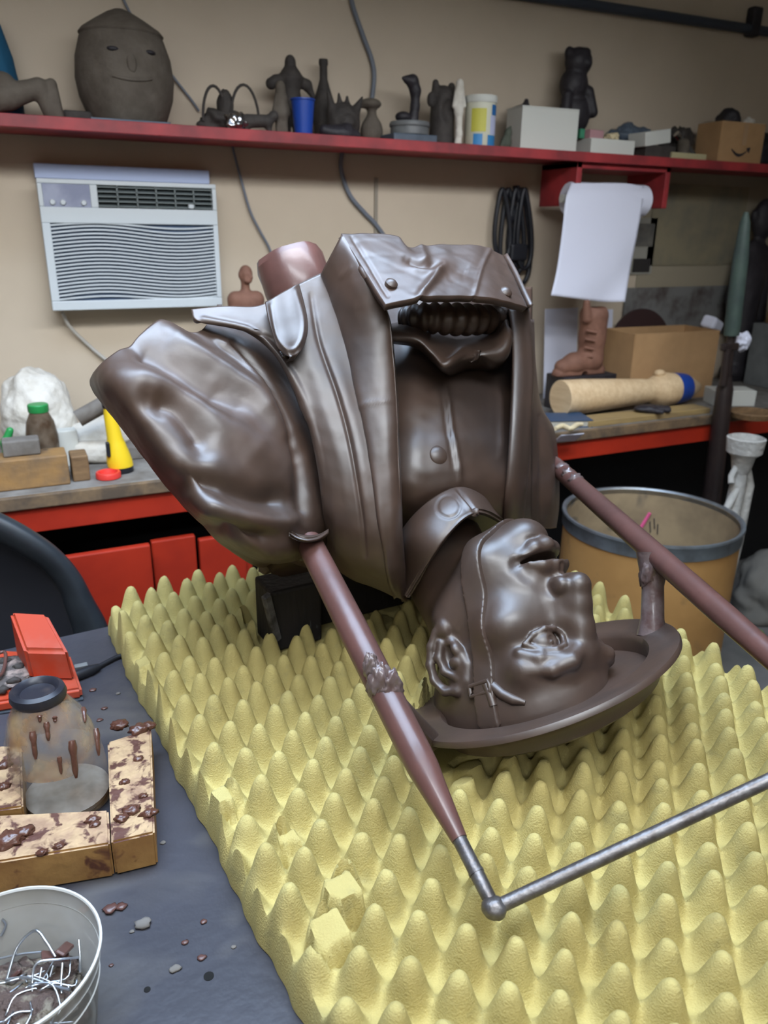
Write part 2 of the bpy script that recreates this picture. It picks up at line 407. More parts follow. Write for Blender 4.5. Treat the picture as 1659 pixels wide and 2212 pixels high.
BR = (0.002, 0.0328, 0.0095, -0.3006, 0.2688, 0.1414, 0.131)   # helmet brim: centre, plane, radii in head units
def build_foam():
    pitch = 0.0485
    az = math.radians(-42.3)
    A = np.array([math.cos(az), math.sin(az)])*pitch
    B = np.array([math.cos(az-math.pi/2), math.sin(az-math.pi/2)])*pitch
    O = on_z(1046.8, 1849.4, PEAK_Z)[:2]
    step = 0.0036
    ns, nd = int(FW/step)+1, int(FL/step)+1
    S, Dd = np.meshgrid(np.linspace(0, FW, ns), np.linspace(0, FL, nd), indexing='ij')
    # ragged left edge
    edge = 0.002*np.sin(Dd*23) + 0.0015*np.sin(Dd*61+1) + 0.001*np.sin(Dd*140)
    Sx = S + edge*np.exp(-S/0.03)
    X = FO[0] + EX[0]*Sx - EY[0]*Dd; Y = FO[1] + EX[1]*Sx - EY[1]*Dd
    inv = np.linalg.inv(np.stack([A, B], 1))
    dx, dy = X-O[0], Y-O[1]
    u = inv[0, 0]*dx + inv[0, 1]*dy; v = inv[1, 0]*dx + inv[1, 1]*dy
    iu, iv = np.round(u).astype(int), np.round(v).astype(int)
    rs = np.random.RandomState(4); tab = rs.rand(200, 200, 4)
    rnd = tab[iu % 200, iv % 200]
    z = np.zeros(X.shape)
    for du in (-1, 0, 1):
        for dv in (-1, 0, 1):
            q = tab[(iu+du) % 200, (iv+dv) % 200]
            ou, ov = (q[..., 0]-0.5)*0.09, (q[..., 1]-0.5)*0.09
            r = np.hypot(u-iu-du-ou, v-iv-dv-ov)
            hh = 0.0595*(0.93+0.13*q[..., 2])*np.where(q[..., 3] > 0.85, 0.88, 1.0)
            z += hh*np.exp(-(r/0.372)**2.9)
    z += TABLE_Z + 0.040
    P3 = np.stack([X.ravel(), Y.ravel(), z.ravel()], 1)
    z += (0.0016*vnoise(P3, 45, 3)).reshape(z.shape)
    # chewed blocks and torn places along the left margin
    for px, py, r, hh in ((468, 1700, 0.021, 0.045), (740, 1905, 0.022, 0.052), (712, 1985, 0.022, 0.050), (300, 1412, 0.020, 0.036), (625, 1800, 0.014, 0.03)):
        q = on_z(px, py, TABLE_Z+0.04+hh)
        rx = np.abs((X-q[0])*EX[0] + (Y-q[1])*EX[1]); ry = np.abs((X-q[0])*EY[0] + (Y-q[1])*EY[1])
        rr = (rx**4 + ry**4)**0.25 + 0.002*np.sin(40*rx/r*0.2)
        g = np.clip((r*1.25-rr)/(r*0.5), 0, 1); g = g*g*(3-2*g)
        z = np.where(rr < r*1.3, np.maximum(z*(1-g) + (TABLE_Z+0.035)*g, TABLE_Z+0.035+hh*g), z)
    zz = z - TABLE_Z - 0.035
    torn = np.clip(1 - S/0.07, 0, 1)*(0.5 + 0.5*np.sin(Dd*19+0.7)*np.sin(Dd*47))
    z = z - zz*torn*0.45
    for line, w, dep in (([(440, 1838), (490, 1800), (520, 1765)], 0.0035, 0.02), ([(500, 1900), (540, 1850), (600, 1860), (628, 1825)], 0.0035, 0.018), ([(330, 1545), (360, 1600), (380, 1660)], 0.004, 0.012)):
        pl = np.array([on_z(a, b, TABLE_Z+0.06)[:2] for a, b in line])
        dmin = np.full(X.shape, 9.0)
        for a, b in zip(pl[:-1], pl[1:]):
            ab = b-a; hh = np.clip(((X-a[0])*ab[0] + (Y-a[1])*ab[1])/(ab @ ab), 0, 1)
            dmin = np.minimum(dmin, np.hypot(X-a[0]-ab[0]*hh, Y-a[1]-ab[1]*hh))
        z -= dep*np.exp(-(dmin/w)**2)
    z = np.maximum(z, TABLE_Z+0.012)
    # flattened under the dark prop block
    pb = on_z(640, 1392, PEAK_Z-0.045)
    ls, ld = (X-pb[0])*EX[0]+(Y-pb[1])*EX[1], (X-pb[0])*EY[0]+(Y-pb[1])*EY[1]
    under = (ls > -0.056) & (ls < 0.27) & (ld > -0.02) & (ld < 0.12)
    z = np.where(under, np.minimum(z, PEAK_Z-0.047), z)
    # pressed down under the back of the helmet brim
    L = (np.stack([X, Y, z], -1) - HT) @ HR/HS
    fz = L[..., 2] - (BR[2]+BR[3]*L[..., 0]+BR[4]*L[..., 1]) - 0.040
    slope = -(HR[2, 2]-BR[3]*HR[2, 0]-BR[4]*HR[2, 1])/HS
    zl = z + fz/slope
    L = (np.stack([X, Y, np.minimum(z, zl)], -1) - HT) @ HR/HS
    rb = np.sqrt(((L[..., 0]-BR[0])/BR[5])**2 + ((L[..., 1]-BR[1])/BR[6])**2)
    z = np.where(rb < 1.12, np.minimum(z, zl + np.clip(rb-1.02, 0, 1)*0.4), z)
    z = np.maximum(z, TABLE_Z+0.008)
    V = np.stack([X.ravel(), Y.ravel(), z.ravel()], 1)
    idx = np.arange(ns*nd).reshape(ns, nd)
    F = np.stack([idx[:-1, :-1], idx[:-1, 1:], idx[1:, 1:], idx[1:, :-1]], -1).reshape(-1, 4).tolist()
    # skirt down to the table
    V = V.tolist()
    loop = [idx[i, 0] for i in range(ns)] + [idx[ns-1, j] for j in range(1, nd)] + [idx[i, nd-1] for i in range(ns-2, -1, -1)] + [idx[0, j] for j in range(nd-2, 0, -1)]
    prev = loop
    for zl, out in ((0.85, 0.002), (0.45, 0.006), (0.02, 0.007)):
        cur = []
        for q, i in enumerate(loop):
            x, y, zt_ = V[i]
            s_, d_ = (x-FO[0])*EX[0] + (y-FO[1])*EX[1], -((x-FO[0])*EY[0] + (y-FO[1])*EY[1])
            nx = (-1 if s_ < FW/2 else 1)*(1 if min(abs(s_), abs(FW-s_)) < 0.02 else 0)
            cur.append(len(V)); V.append([x + EX[0]*nx*out, y + EX[1]*nx*out, TABLE_Z + 0.001 + (zt_-TABLE_Z-0.001)*zl])
        for q in range(len(loop)):
            q2 = (q+1) % len(loop)
            F.append((prev[q], cur[q], cur[q2], prev[q2]))
        prev = cur
    F.append(tuple(prev[::-1]))
    # the skirt is wound opposite to the surface
    o = mobj('foam_sheet', V, F, MT['foam'], None, True)
    sharp(o, 60)
    tag(o, 'large yellow egg crate foam sheet with rows of peaks', 'foam sheet')
build_foam()
# ---------------------------------------------------------------- the wax bust
_U = np.array([-0.06, -0.556, -0.829]); _F = np.array([0.1, -0.83, 0.55]); _F /= np.linalg.norm(_F)
_U -= _F*(_U @ _F); _U /= np.linalg.norm(_U); _R = np.cross(_F, _U)
TN = CAM + ray(1000, 1085)*1.06*K
def T(px, py, yf):
    d = ray(px, py); return CAM + d*((((TN-CAM) @ _F) + yf*K)/(d @ _F))
def tor(x, y, z): return TN + (_R*x + _F*y + _U*z)*K
BASE = np.array([0.58, 0.83, PEAK_Z-0.02])
bust = thing('soldier_bust', 'dark brown wax bust of a helmeted soldier lying upside down on yellow foam', 'sculpture', BASE)
def poly_dist(uv, line):
    uv = np.asarray(uv); dmin = np.full(len(uv), 1e9); tt = np.zeros(len(uv))
    line = np.asarray(line, float); n = len(line)-1
    for k, (a, b) in enumerate(zip(line[:-1], line[1:])):
        ab = b-a; h = np.clip(((uv-a) @ ab)/(ab @ ab), 0, 1)
        d = np.hypot(*(uv - a - h[:, None]*ab).T)
        m = d < dmin; dmin = np.where(m, d, dmin); tt = np.where(m, (k+h)/n, tt)
    return dmin, tt
def patch(name, rows, m, nu=60, nv=60, strokes=(), thick=0.009, parent=None, noise=0.0, seed=1, label=None, world=False, backs=None):
    G = np.array([[(q if world else T(*q)) for q in r] for r in rows])       # rows x cols x 3
    if backs is not None: G = backs(G)
    G = catmull(G, nv)                                   # along rows
    G = np.swapaxes(catmull(np.swapaxes(G, 0, 1), nu), 0, 1)
    nv_, nu_ = G.shape[:2]
    du = np.gradient(G, axis=1); dv = np.gradient(G, axis=0)
    Nn = np.cross(du, dv); Nn /= np.linalg.norm(Nn, axis=2)[..., None] + 1e-12
    flip = np.mean(np.sum(Nn*(CAM - G), axis=2)) < 0
    if flip: Nn = -Nn
    P = G.reshape(-1, 3); Nf = Nn.reshape(-1, 3)
    disp = np.zeros(len(P))
    if len(strokes):
        uv = project(P)
        for s in strokes:
            line, w, amp = s[:3]
            d, tt = poly_dist(uv, catmull(np.array(line, float), 24))
            prof = np.exp(-(d/w)**2)
            if len(s) > 3 and s[3] == 'step':            # one sided lip
                pass
            taper = np.minimum(1, np.minimum(tt+0.15, 1.15-tt)/0.3)
            disp += amp*prof*taper
    if noise: disp += noise*vnoise(P, 9, seed)
    P = P + Nf*disp[:, None]
    idx = np.arange(nv_*nu_).reshape(nv_, nu_)
    Fq = np.stack([idx[:-1, :-1], idx[:-1, 1:], idx[1:, 1:], idx[1:, :-1]], -1).reshape(-1, 4)
    if flip: Fq = Fq[:, ::-1]
    o = mobj(name, P-BASE, Fq.tolist(), m, parent or bust, True)
    if thick:
        md = o.modifiers.new('shell', 'SOLIDIFY'); md.thickness = thick; md.offset = -1.0
    if label: o['label'] = label
    return o
WX = MT['wax']

# left sleeve: columns run from the armhole seam over the arm to its outer outline, then round the back
sl = [
 [(432, 716), (392, 716), (345, 697), (280, 738), (222, 788), (195, 822)],
 [(492, 738), (436, 762), (366, 772), (296, 792), (243, 840), (222, 866)],
 [(566, 796), (503, 828), (433, 850), (355, 872), (297, 908), (270, 930)],
 [(622, 870), (563, 908), (493, 938), (423, 966), (366, 1002), (340, 1022)],
 [(654, 970), (603, 1002), (543, 1030), (483, 1058), (437, 1088), (416, 1108)],
 [(680, 1065), (642, 1088), (592, 1110), (542, 1132), (502, 1156), (482, 1172)],
 [(698, 1138), (672, 1158), (642, 1175), (602, 1192), (572, 1206), (545, 1206)],
 [(704, 1182), (684, 1196), (660, 1206), (634, 1214), (606, 1218), (584, 1217)]]
yf_cols = [-0.022, -0.008, 0.008, 0.022, 0.010, -0.070]
yf_rows = [-0.03, -0.01, 0.0, 0.005, 0.005, -0.005, -0.03, -0.075]
rows = [[(r[0][0]+30, r[0][1]-(40 if i < 3 else 20 if i < 6 else -14), -0.045+(0 if i < 5 else yf_rows[i]))] + [(px, py, yf_cols[j]*(1 if i < 6 else 0.7) + yf_rows[i]*(min(1, j/2) if i < 5 else 1)) for j, (px, py) in enumerate(r)] for i, r in enumerate(sl)]
def close_back(G):
    a, b = G[:, 0], G[:, -1]
    q1 = b + 0.10*(a-b) - _F*0.055
    q2 = b + 0.45*(a-b) - _F*0.105
    q3 = b + 0.85*(a-b) - _F*0.09
    return np.concatenate([G, q1[:, None], q2[:, None], q3[:, None]], axis=1)
patch('sleeve', rows, WX, 130, 120, strokes=[
    ([(345, 705), (400, 752), (470, 795), (550, 850), (610, 930)], 24, 0.017),
    ([(285, 745), (350, 785), (415, 830), (500, 885)], 22, -0.016),
    ([(245, 815), (340, 832), (430, 880), (520, 945), (605, 1010)], 36, 0.015),
    ([(325, 868), (375, 880), (418, 925), (440, 970)], 24, -0.015),
    ([(505, 745), (560, 805), (610, 900), (640, 990)], 9, -0.009),
    ([(470, 735), (520, 775), (575, 850)], 8, 0.007),
    ([(400, 1035), (470, 1048), (560, 1075), (620, 1080)], 24, -0.017),
    ([(420, 1075), (500, 1110), (580, 1130), (640, 1125)], 22, 0.012),
    ([(450, 1130), (520, 1150), (590, 1160)], 16, -0.012),
    ([(640, 985), (652, 1060), (655, 1120)], 14, -0.012)], noise=0.0016, backs=close_back)

# chest side of the coat, between armhole seam and strap
cs = [
 [(413, 668), (480, 661), (560, 659), (618, 628), (658, 606), (694, 590)],
 [(428, 694), (508, 700), (580, 705), (640, 690), (690, 680), (724, 668)],
 [(512, 708), (578, 732), (632, 748), (682, 755), (722, 755), (750, 750)],
 [(588, 760), (630, 796), (672, 818), (708, 830), (742, 838), (770, 838)],
 [(638, 826), (668, 876), (702, 902), (737, 915), (767, 925), (790, 930)],
 [(668, 906), (693, 966), (727, 996), (757, 1013), (784, 1025), (805, 1030)],
 [(687, 996), (709, 1052), (742, 1082), (772, 1098), (797, 1110), (817, 1115)],
 [(699, 1088), (719, 1124), (752, 1148), (782, 1164), (807, 1175), (828, 1182)],
 [(707, 1150), (726, 1182), (757, 1210), (792, 1228), (818, 1238), (840, 1247)],
 [(702, 1202), (727, 1228), (762, 1252), (802, 1268), (832, 1280), (856, 1292)]]
yc = [-0.010, 0.0, 0.009, 0.017, 0.024, 0.028]
yr = [-0.005, 0.0, 0.004, 0.008, 0.01, 0.008, 0.0, -0.015, -0.045, -0.095]
rows = [[(px, py, yc[j]+yr[i]) for j, (px, py) in enumerate(r)] for i, r in enumerate(cs)]
patch('coat_front', rows, WX, 80, 150, strokes=[
    ([(440, 690), (540, 712), (590, 752), (632, 810), (662, 880), (682, 950), (698, 1040), (706, 1140)], 6, 0.005),
    ([(672, 640), (690, 740), (728, 850), (757, 960), (778, 1090), (790, 1200)], 5, -0.004),
    ([(660, 730), (690, 840), (722, 950), (745, 1060)], 18, 0.0018),
    ([(712, 760), (745, 850), (772, 960), (790, 1080)], 16, 0.0018),
    ([(600, 790), (640, 840), (668, 900)], 12, 0.004)], noise=0.0012, seed=3)

# pocket tab
tab = [
 [(572, 652), (590, 643), (612, 630), (634, 618), (646, 612)],
 [(577, 680), (595, 672), (618, 662), (640, 652), (655, 645)],
 [(586, 715), (604, 708), (627, 700), (650, 692), (664, 686)],
 [(598, 748), (614, 742), (634, 736), (652, 728), (665, 716)],
 [(616, 768), (626, 770), (637, 768), (648, 760), (658, 746)]]
rows = [[(px, py, 0.020 + 0.004*i + (0.0 if j in (0, 4) else 0.006) - (0.004 if i == 4 else 0)) for j, (px, py) in enumerate(r)] for i, r in enumerate(tab)]
patch('pocket_tab', rows, WX, 30, 40, strokes=[([(585, 660), (600, 730), (628, 757), (650, 735), (655, 690), (640, 630)], 4, 0.0022)], thick=0.02)

# broad strap / bag side on the sculpture's left
ledge = [r[-1] for r in cs]
redge = [(738, 507), (792, 596), (834, 676), (846, 760), (853, 850), (857, 950), (861, 1050), (865, 1140), (869, 1215), (874, 1296)]
yl = [0.028+v for v in yr]
yrg = [0.070, 0.092, 0.082, 0.070, 0.062, 0.055, 0.045, 0.028, -0.005, -0.065]
rows = []
for i in range(10):
    a, b = np.array(ledge[i], float), np.array(redge[i], float)
    m1, m2 = a*0.66+b*0.34, a*0.3+b*0.7
    rows.append([(a[0]-5, a[1]+3, yl[i]-0.008), (a[0], a[1], yl[i]+0.004), (*m1, yl[i]*0.62+yrg[i]*0.38+0.006), (*m2, yl[i]*0.28+yrg[i]*0.72+0.006), (*b, yrg[i]), (b[0]+5, b[1]+3, yrg[i]-0.012), (b[0]+6, b[1]+4, yrg[i]-(0.10 if i < 7 else 0.03))])
patch('shoulder_strap', rows, WX, 46, 150, strokes=[([(770, 880), (800, 870), (850, 865)], 3, 0.0015), ([(735, 600), (760, 575)], 3, 0.002)], noise=0.001, seed=5)

# satchel flap
fl = [
 [(737, 505), (800, 503), (858, 509), (884, 534), (950, 529), (1040, 531), (1087, 552)],
 [(766, 550), (822, 552), (880, 560), (932, 566), (992, 566), (1052, 572), (1106, 588)],
 [(800, 604), (850, 602), (900, 601), (950, 600), (1000, 603), (1062, 610), (1124, 628)],
 [(833, 658), (872, 649), (916, 642), (960, 638), (1010, 639), (1070, 646), (1140, 664)]]
yfl = [0.066, 0.085, 0.103, 0.117]
rows = [[(px, py, yfl[i] + 0.008*math.sin(math.pi*j/6) - (0.02 if j == 6 else 0)) for j, (px, py) in enumerate(r)] for i, r in enumerate(fl)]
patch('satchel_flap', rows, WX, 110, 80, strokes=[
    ([(905, 640), (930, 610), (958, 574)], 9, 0.007), ([(878, 562), (905, 572), (945, 571)], 8, -0.007), ([(885, 580), (920, 588), (950, 584)], 7, 0.004),
    ([(905, 525), (912, 545), (922, 565)], 10, 0.005), ([(1062, 532), (1040, 580), (1025, 636)], 4, 0.003), ([(965, 600), (990, 585), (1010, 590)], 16, -0.004),
    ([(760, 512), (800, 575), (838, 640)], 4, -0.003)], noise=0.0016, seed=8, thick=0.012)
# flap side wall on the right
rows = [[(1086, 552, 0.035), (1082, 556, 0.0), (1078, 562, -0.05)], [(1107, 590, 0.058), (1103, 594, 0.0), (1098, 600, -0.05)], [(1125, 630, 0.078), (1121, 634, 0.01), (1116, 640, -0.05)], [(1141, 664, 0.092), (1136, 668, 0.02), (1132, 674, -0.05)]]
patch('satchel_side', rows, WX, 14, 20)
for px, py, yf in ((845, 614, 0.111), (1092, 632, 0.105)):
    c_ = T(px, py, yf); r_ = 14*mpp(c_)
    n_ = _F*0.9 - _U*0.3; n_ /= np.linalg.norm(n_)
    o = lathe('snap_button', [(r_*1.0, -0.006), (r_, 0.003), (r_*0.86, r_*0.45), (r_*0.5, r_*0.72), (0.0, r_*0.8)], WX, bust, n=20)
    o.rotation_euler = Vector(n_).to_track_quat('Z', 'Y').to_euler(); o.location = Vector(c_-BASE)

# tunic front inside the opening
rows = []
for py, yf in ((620, -0.03), (700, -0.03), (770, -0.025), (840, -0.005), (920, 0.008), (990, 0.012), (1050, 0.004), (1110, -0.03), (1170, -0.10)):
    rows.append([(px, py, yf + b_) for px, b_ in ((800, -0.05), (880, -0.004), (930, 0.008), (985, 0.012), (1040, 0.008), (1090, -0.002), (1150, -0.025))])
patch('tunic_front', rows, WX, 70, 100, strokes=[
    ([(962, 835), (968, 880), (978, 940), (990, 1000), (994, 1040)], 5, 0.005), ([(955, 830), (961, 880), (970, 945), (980, 1010)], 4, -0.003),
    ([(860, 865), (930, 880), (1000, 872), (1080, 862)], 18, 0.0012), ([(865, 915), (950, 930), (1040, 925), (1090, 915)], 14, -0.001),
    ([(870, 960), (930, 965), (1010, 955), (1090, 960)], 18, 0.001), ([(1078, 840), (1084, 900), (1080, 990)], 6, 0.003),
    ([(872, 1030), (940, 1035), (1020, 1020)], 14, -0.0015)], noise=0.001, seed=11)
c_ = T(947, 985, 0.018)
r_ = 24*mpp(c_)
o = lathe('tunic_button', [(r_*1.02, -0.006), (r_, 0.0025), (r_*0.9, 0.005), (r_*0.5, 0.0085), (0.0, 0.0095)], WX, bust, n=28)
o.rotation_euler = Vector(_F).to_track_quat('Z', 'Y').to_euler(); o.location = Vector(c_-BASE)

# crumpled lip of the satchel mouth
lip = [
 [(840, 700, -0.01), (895, 690, -0.015), (945, 705, -0.015), (990, 715, -0.015), (1035, 712, -0.015), (1075, 690, -0.01), (1092, 668, 0.0)],
 [(840, 708, 0.035), (897, 712, 0.035), (938, 742, 0.04), (978, 765, 0.045), (1020, 752, 0.04), (1065, 738, 0.045), (1092, 692, 0.045)],
 [(840, 722, 0.045), (898, 728, 0.048), (934, 756, 0.055), (966, 783, 0.062), (1012, 768, 0.052), (1076, 752, 0.060), (1104, 712, 0.055)],
 [(840, 735, 0.040), (898, 742, 0.040), (930, 770, 0.045), (962, 798, 0.052), (1012, 782, 0.042), (1080, 772, 0.050), (1108, 730, 0.045)],
 [(840, 742, 0.0), (898, 752, 0.0), (935, 785, -0.01), (970, 812, -0.005), (1015, 800, -0.01), (1080, 795, -0.005), (1105, 750, 0.0)]]
patch('satchel_mouth', lip, WX, 80, 46, strokes=[([(960, 790), (985, 772), (1005, 755)], 8, 0.007), ([(1050, 790), (1085, 768), (1097, 720)], 9, 0.008), ([(1025, 760), (1040, 785)], 9, -0.006)])

# corrugated hose
pts = [T(872, 690, 0.005), T(915, 686, 0.03), (T(985, 690, 0.038)), T(1050, 690, 0.03), T(1095, 686, 0.008)]
P = catmull(np.array(pts), 150)
rb = 33*mpp(P[75])
s_ = np.linspace(0, 1, 150)
rad = rb*(1.0 - 0.35*np.abs(s_-0.5)**1.5*2) * (1 + 0.10*np.cos(2*math.pi*12*s_))
tube('corrugated_hose', P-BASE, list(rad), WX, bust, n=28)

# strap on the sculpture's right and the far coat side
rl = [(1100, 668), (1108, 740), (1108, 830), (1104, 920), (1098, 1010), (1092, 1080), (1090, 1140)]
rr_ = [(1141, 668), (1151, 740), (1152, 830), (1145, 920), (1139, 1010), (1135, 1080), (1128, 1140)]
yb = [0.045, 0.045, 0.042, 0.035, 0.02, -0.005, -0.05]
rows = [[(a[0]-5, a[1], y-0.05), (a[0]-3, a[1], y-0.012), (a[0], a[1], y), ((a[0]+b[0])/2, (a[1]+b[1])/2, y+0.004), (b[0]-2, b[1], y-0.006), (b[0]+2, b[1], y-0.03), (b[0]+1, b[1], y-0.055)] for a, b, y in zip(rl, rr_, yb)]
patch('shoulder_strap', rows, WX, 36, 90, strokes=[([(1140, 700), (1148, 800), (1142, 920), (1134, 1060)], 4, 0.003)])
cr = [
 [(1140, 690, -0.02), (1148, 690, -0.05), (1153, 690, -0.09), (1154, 692, -0.15)],
 [(1145, 790, -0.01), (1152, 790, -0.04), (1156, 790, -0.09), (1158, 792, -0.15)],
 [(1143, 870, -0.01), (1155, 872, -0.04), (1167, 874, -0.09), (1170, 876, -0.16)],
 [(1138, 930, -0.015), (1160, 930, -0.04), (1190, 928, -0.09), (1198, 930, -0.16)],
 [(1132, 1010, -0.025), (1160, 1012, -0.045), (1194, 1014, -0.09), (1207, 1016, -0.16)],
 [(1128, 1080, -0.05), (1158, 1084, -0.065), (1194, 1088, -0.10), (1208, 1090, -0.17)],
 [(1124, 1135, -0.08), (1154, 1140, -0.095), (1186, 1142, -0.13), (1202, 1140, -0.19)]]
patch('coat_front', cr, WX, 40, 80, strokes=[([(1166, 900), (1170, 1000), (1168, 1130)], 5, -0.005), ([(1185, 930), (1190, 1020), (1186, 1110)], 8, 0.004)])
# standing collar
col_rows = [
 [(846, 1215, -0.10), (868, 1145, -0.03), (922, 1085, 0.010), (987, 1052, 0.020), (1040, 1068, 0.010), (1082, 1112, -0.05)],
 [(852, 1245, -0.09), (882, 1172, -0.005), (938, 1113, 0.032), (993, 1076, 0.040), (1042, 1085, 0.030), (1086, 1120, -0.04)],
 [(866, 1282, -0.07), (927, 1196, 0.025), (978, 1131, 0.050), (1018, 1104, 0.054), (1052, 1106, 0.042), (1092, 1130, -0.03)],
 [(880, 1290, -0.04), (936, 1204, 0.015), (985, 1139, 0.042), (1022, 1111, 0.046), (1056, 1113, 0.034), (1094, 1136, -0.04)],
 [(880, 1290, -0.12), (936, 1204, -0.06), (985, 1139, -0.04), (1022, 1111, -0.035), (1056, 1113, -0.04), (1094, 1136, -0.08)]]
patch('collar', col_rows, WX, 90, 50, strokes=[([(990, 1060), (1012, 1085), (1030, 1112)], 4, -0.004), ([(978, 1060), (1003, 1086), (1022, 1106)], 5, 0.003)]
    + [([(969+25*math.cos(a), 1094+24*math.sin(a)) for a in np.linspace(0, 6.1, 14)], 2.6, -0.0022)], thick=0.006)

# back of the coat (rounded hollow shell behind)
rows = []
for z_, k_ in ((0.06, 0.25), (0.05, 0.55), (0.02, 0.85), (-0.06, 1.0), (-0.15, 1.0), (-0.26, 1.0), (-0.33, 1.0)):
    rows.append([tuple(tor(-0.02+0.245*k_*math.cos(a), -0.09 + (0.15*k_)*math.sin(a), z_)) for a in np.linspace(math.pi*1.02, math.pi*1.93, 13)])
patch('coat_back', rows, WX, 60, 50, world=True, thick=0.008, noise=0.002, seed=4)

# epaulette lip on the near shoulder
lp = [[(622, 1143, -0.02), (640, 1152, -0.012), (665, 1156, -0.008), (690, 1153, -0.012), (710, 1142, -0.022)],
      [(624, 1150, -0.006), (642, 1160, 0.002), (666, 1165, 0.006), (690, 1161, 0.002), (708, 1150, -0.010)],
      [(626, 1156, -0.012), (644, 1167, -0.004), (666, 1171, 0.0), (689, 1167, -0.004), (706, 1157, -0.014)],
      [(628, 1158, -0.05), (645, 1168, -0.045), (666, 1172, -0.04), (688, 1168, -0.045), (705, 1158, -0.05)]]
patch('epaulette', lp, WX, 40, 20, thick=0.006)

# wax pouring cup behind the coat
cc = T(637, 600, -0.15); rc = 74*mpp(cc)
ax = np.array([-0.18, 0.42, 0.88]); ax /= np.linalg.norm(ax)
def facet(V):
    V = V.copy(); a = np.arctan2(V[:, 1], V[:, 0]); V[:, :2] *= (1 + 0.03*np.sin(a*7+V[:, 2]*90) + 0.02*np.sin(a*13))[:, None]; return V
o = lathe('pouring_cup', [(0.0, -0.07), (rc*0.8, -0.068), (rc*0.95, -0.05), (rc*1.0, -0.02), (rc*1.0, 0.030), (rc*0.92, 0.042), (rc*0.80, 0.040), (rc*0.70, 0.01), (0.0, 0.0)], MT['redwax'], bust, n=26, edge=25, warp=facet)
o.rotation_euler = Vector(ax).to_track_quat('Z', 'Y').to_euler(); o.location = Vector(cc-BASE)
o['label'] = 'red brown wax pouring cup'

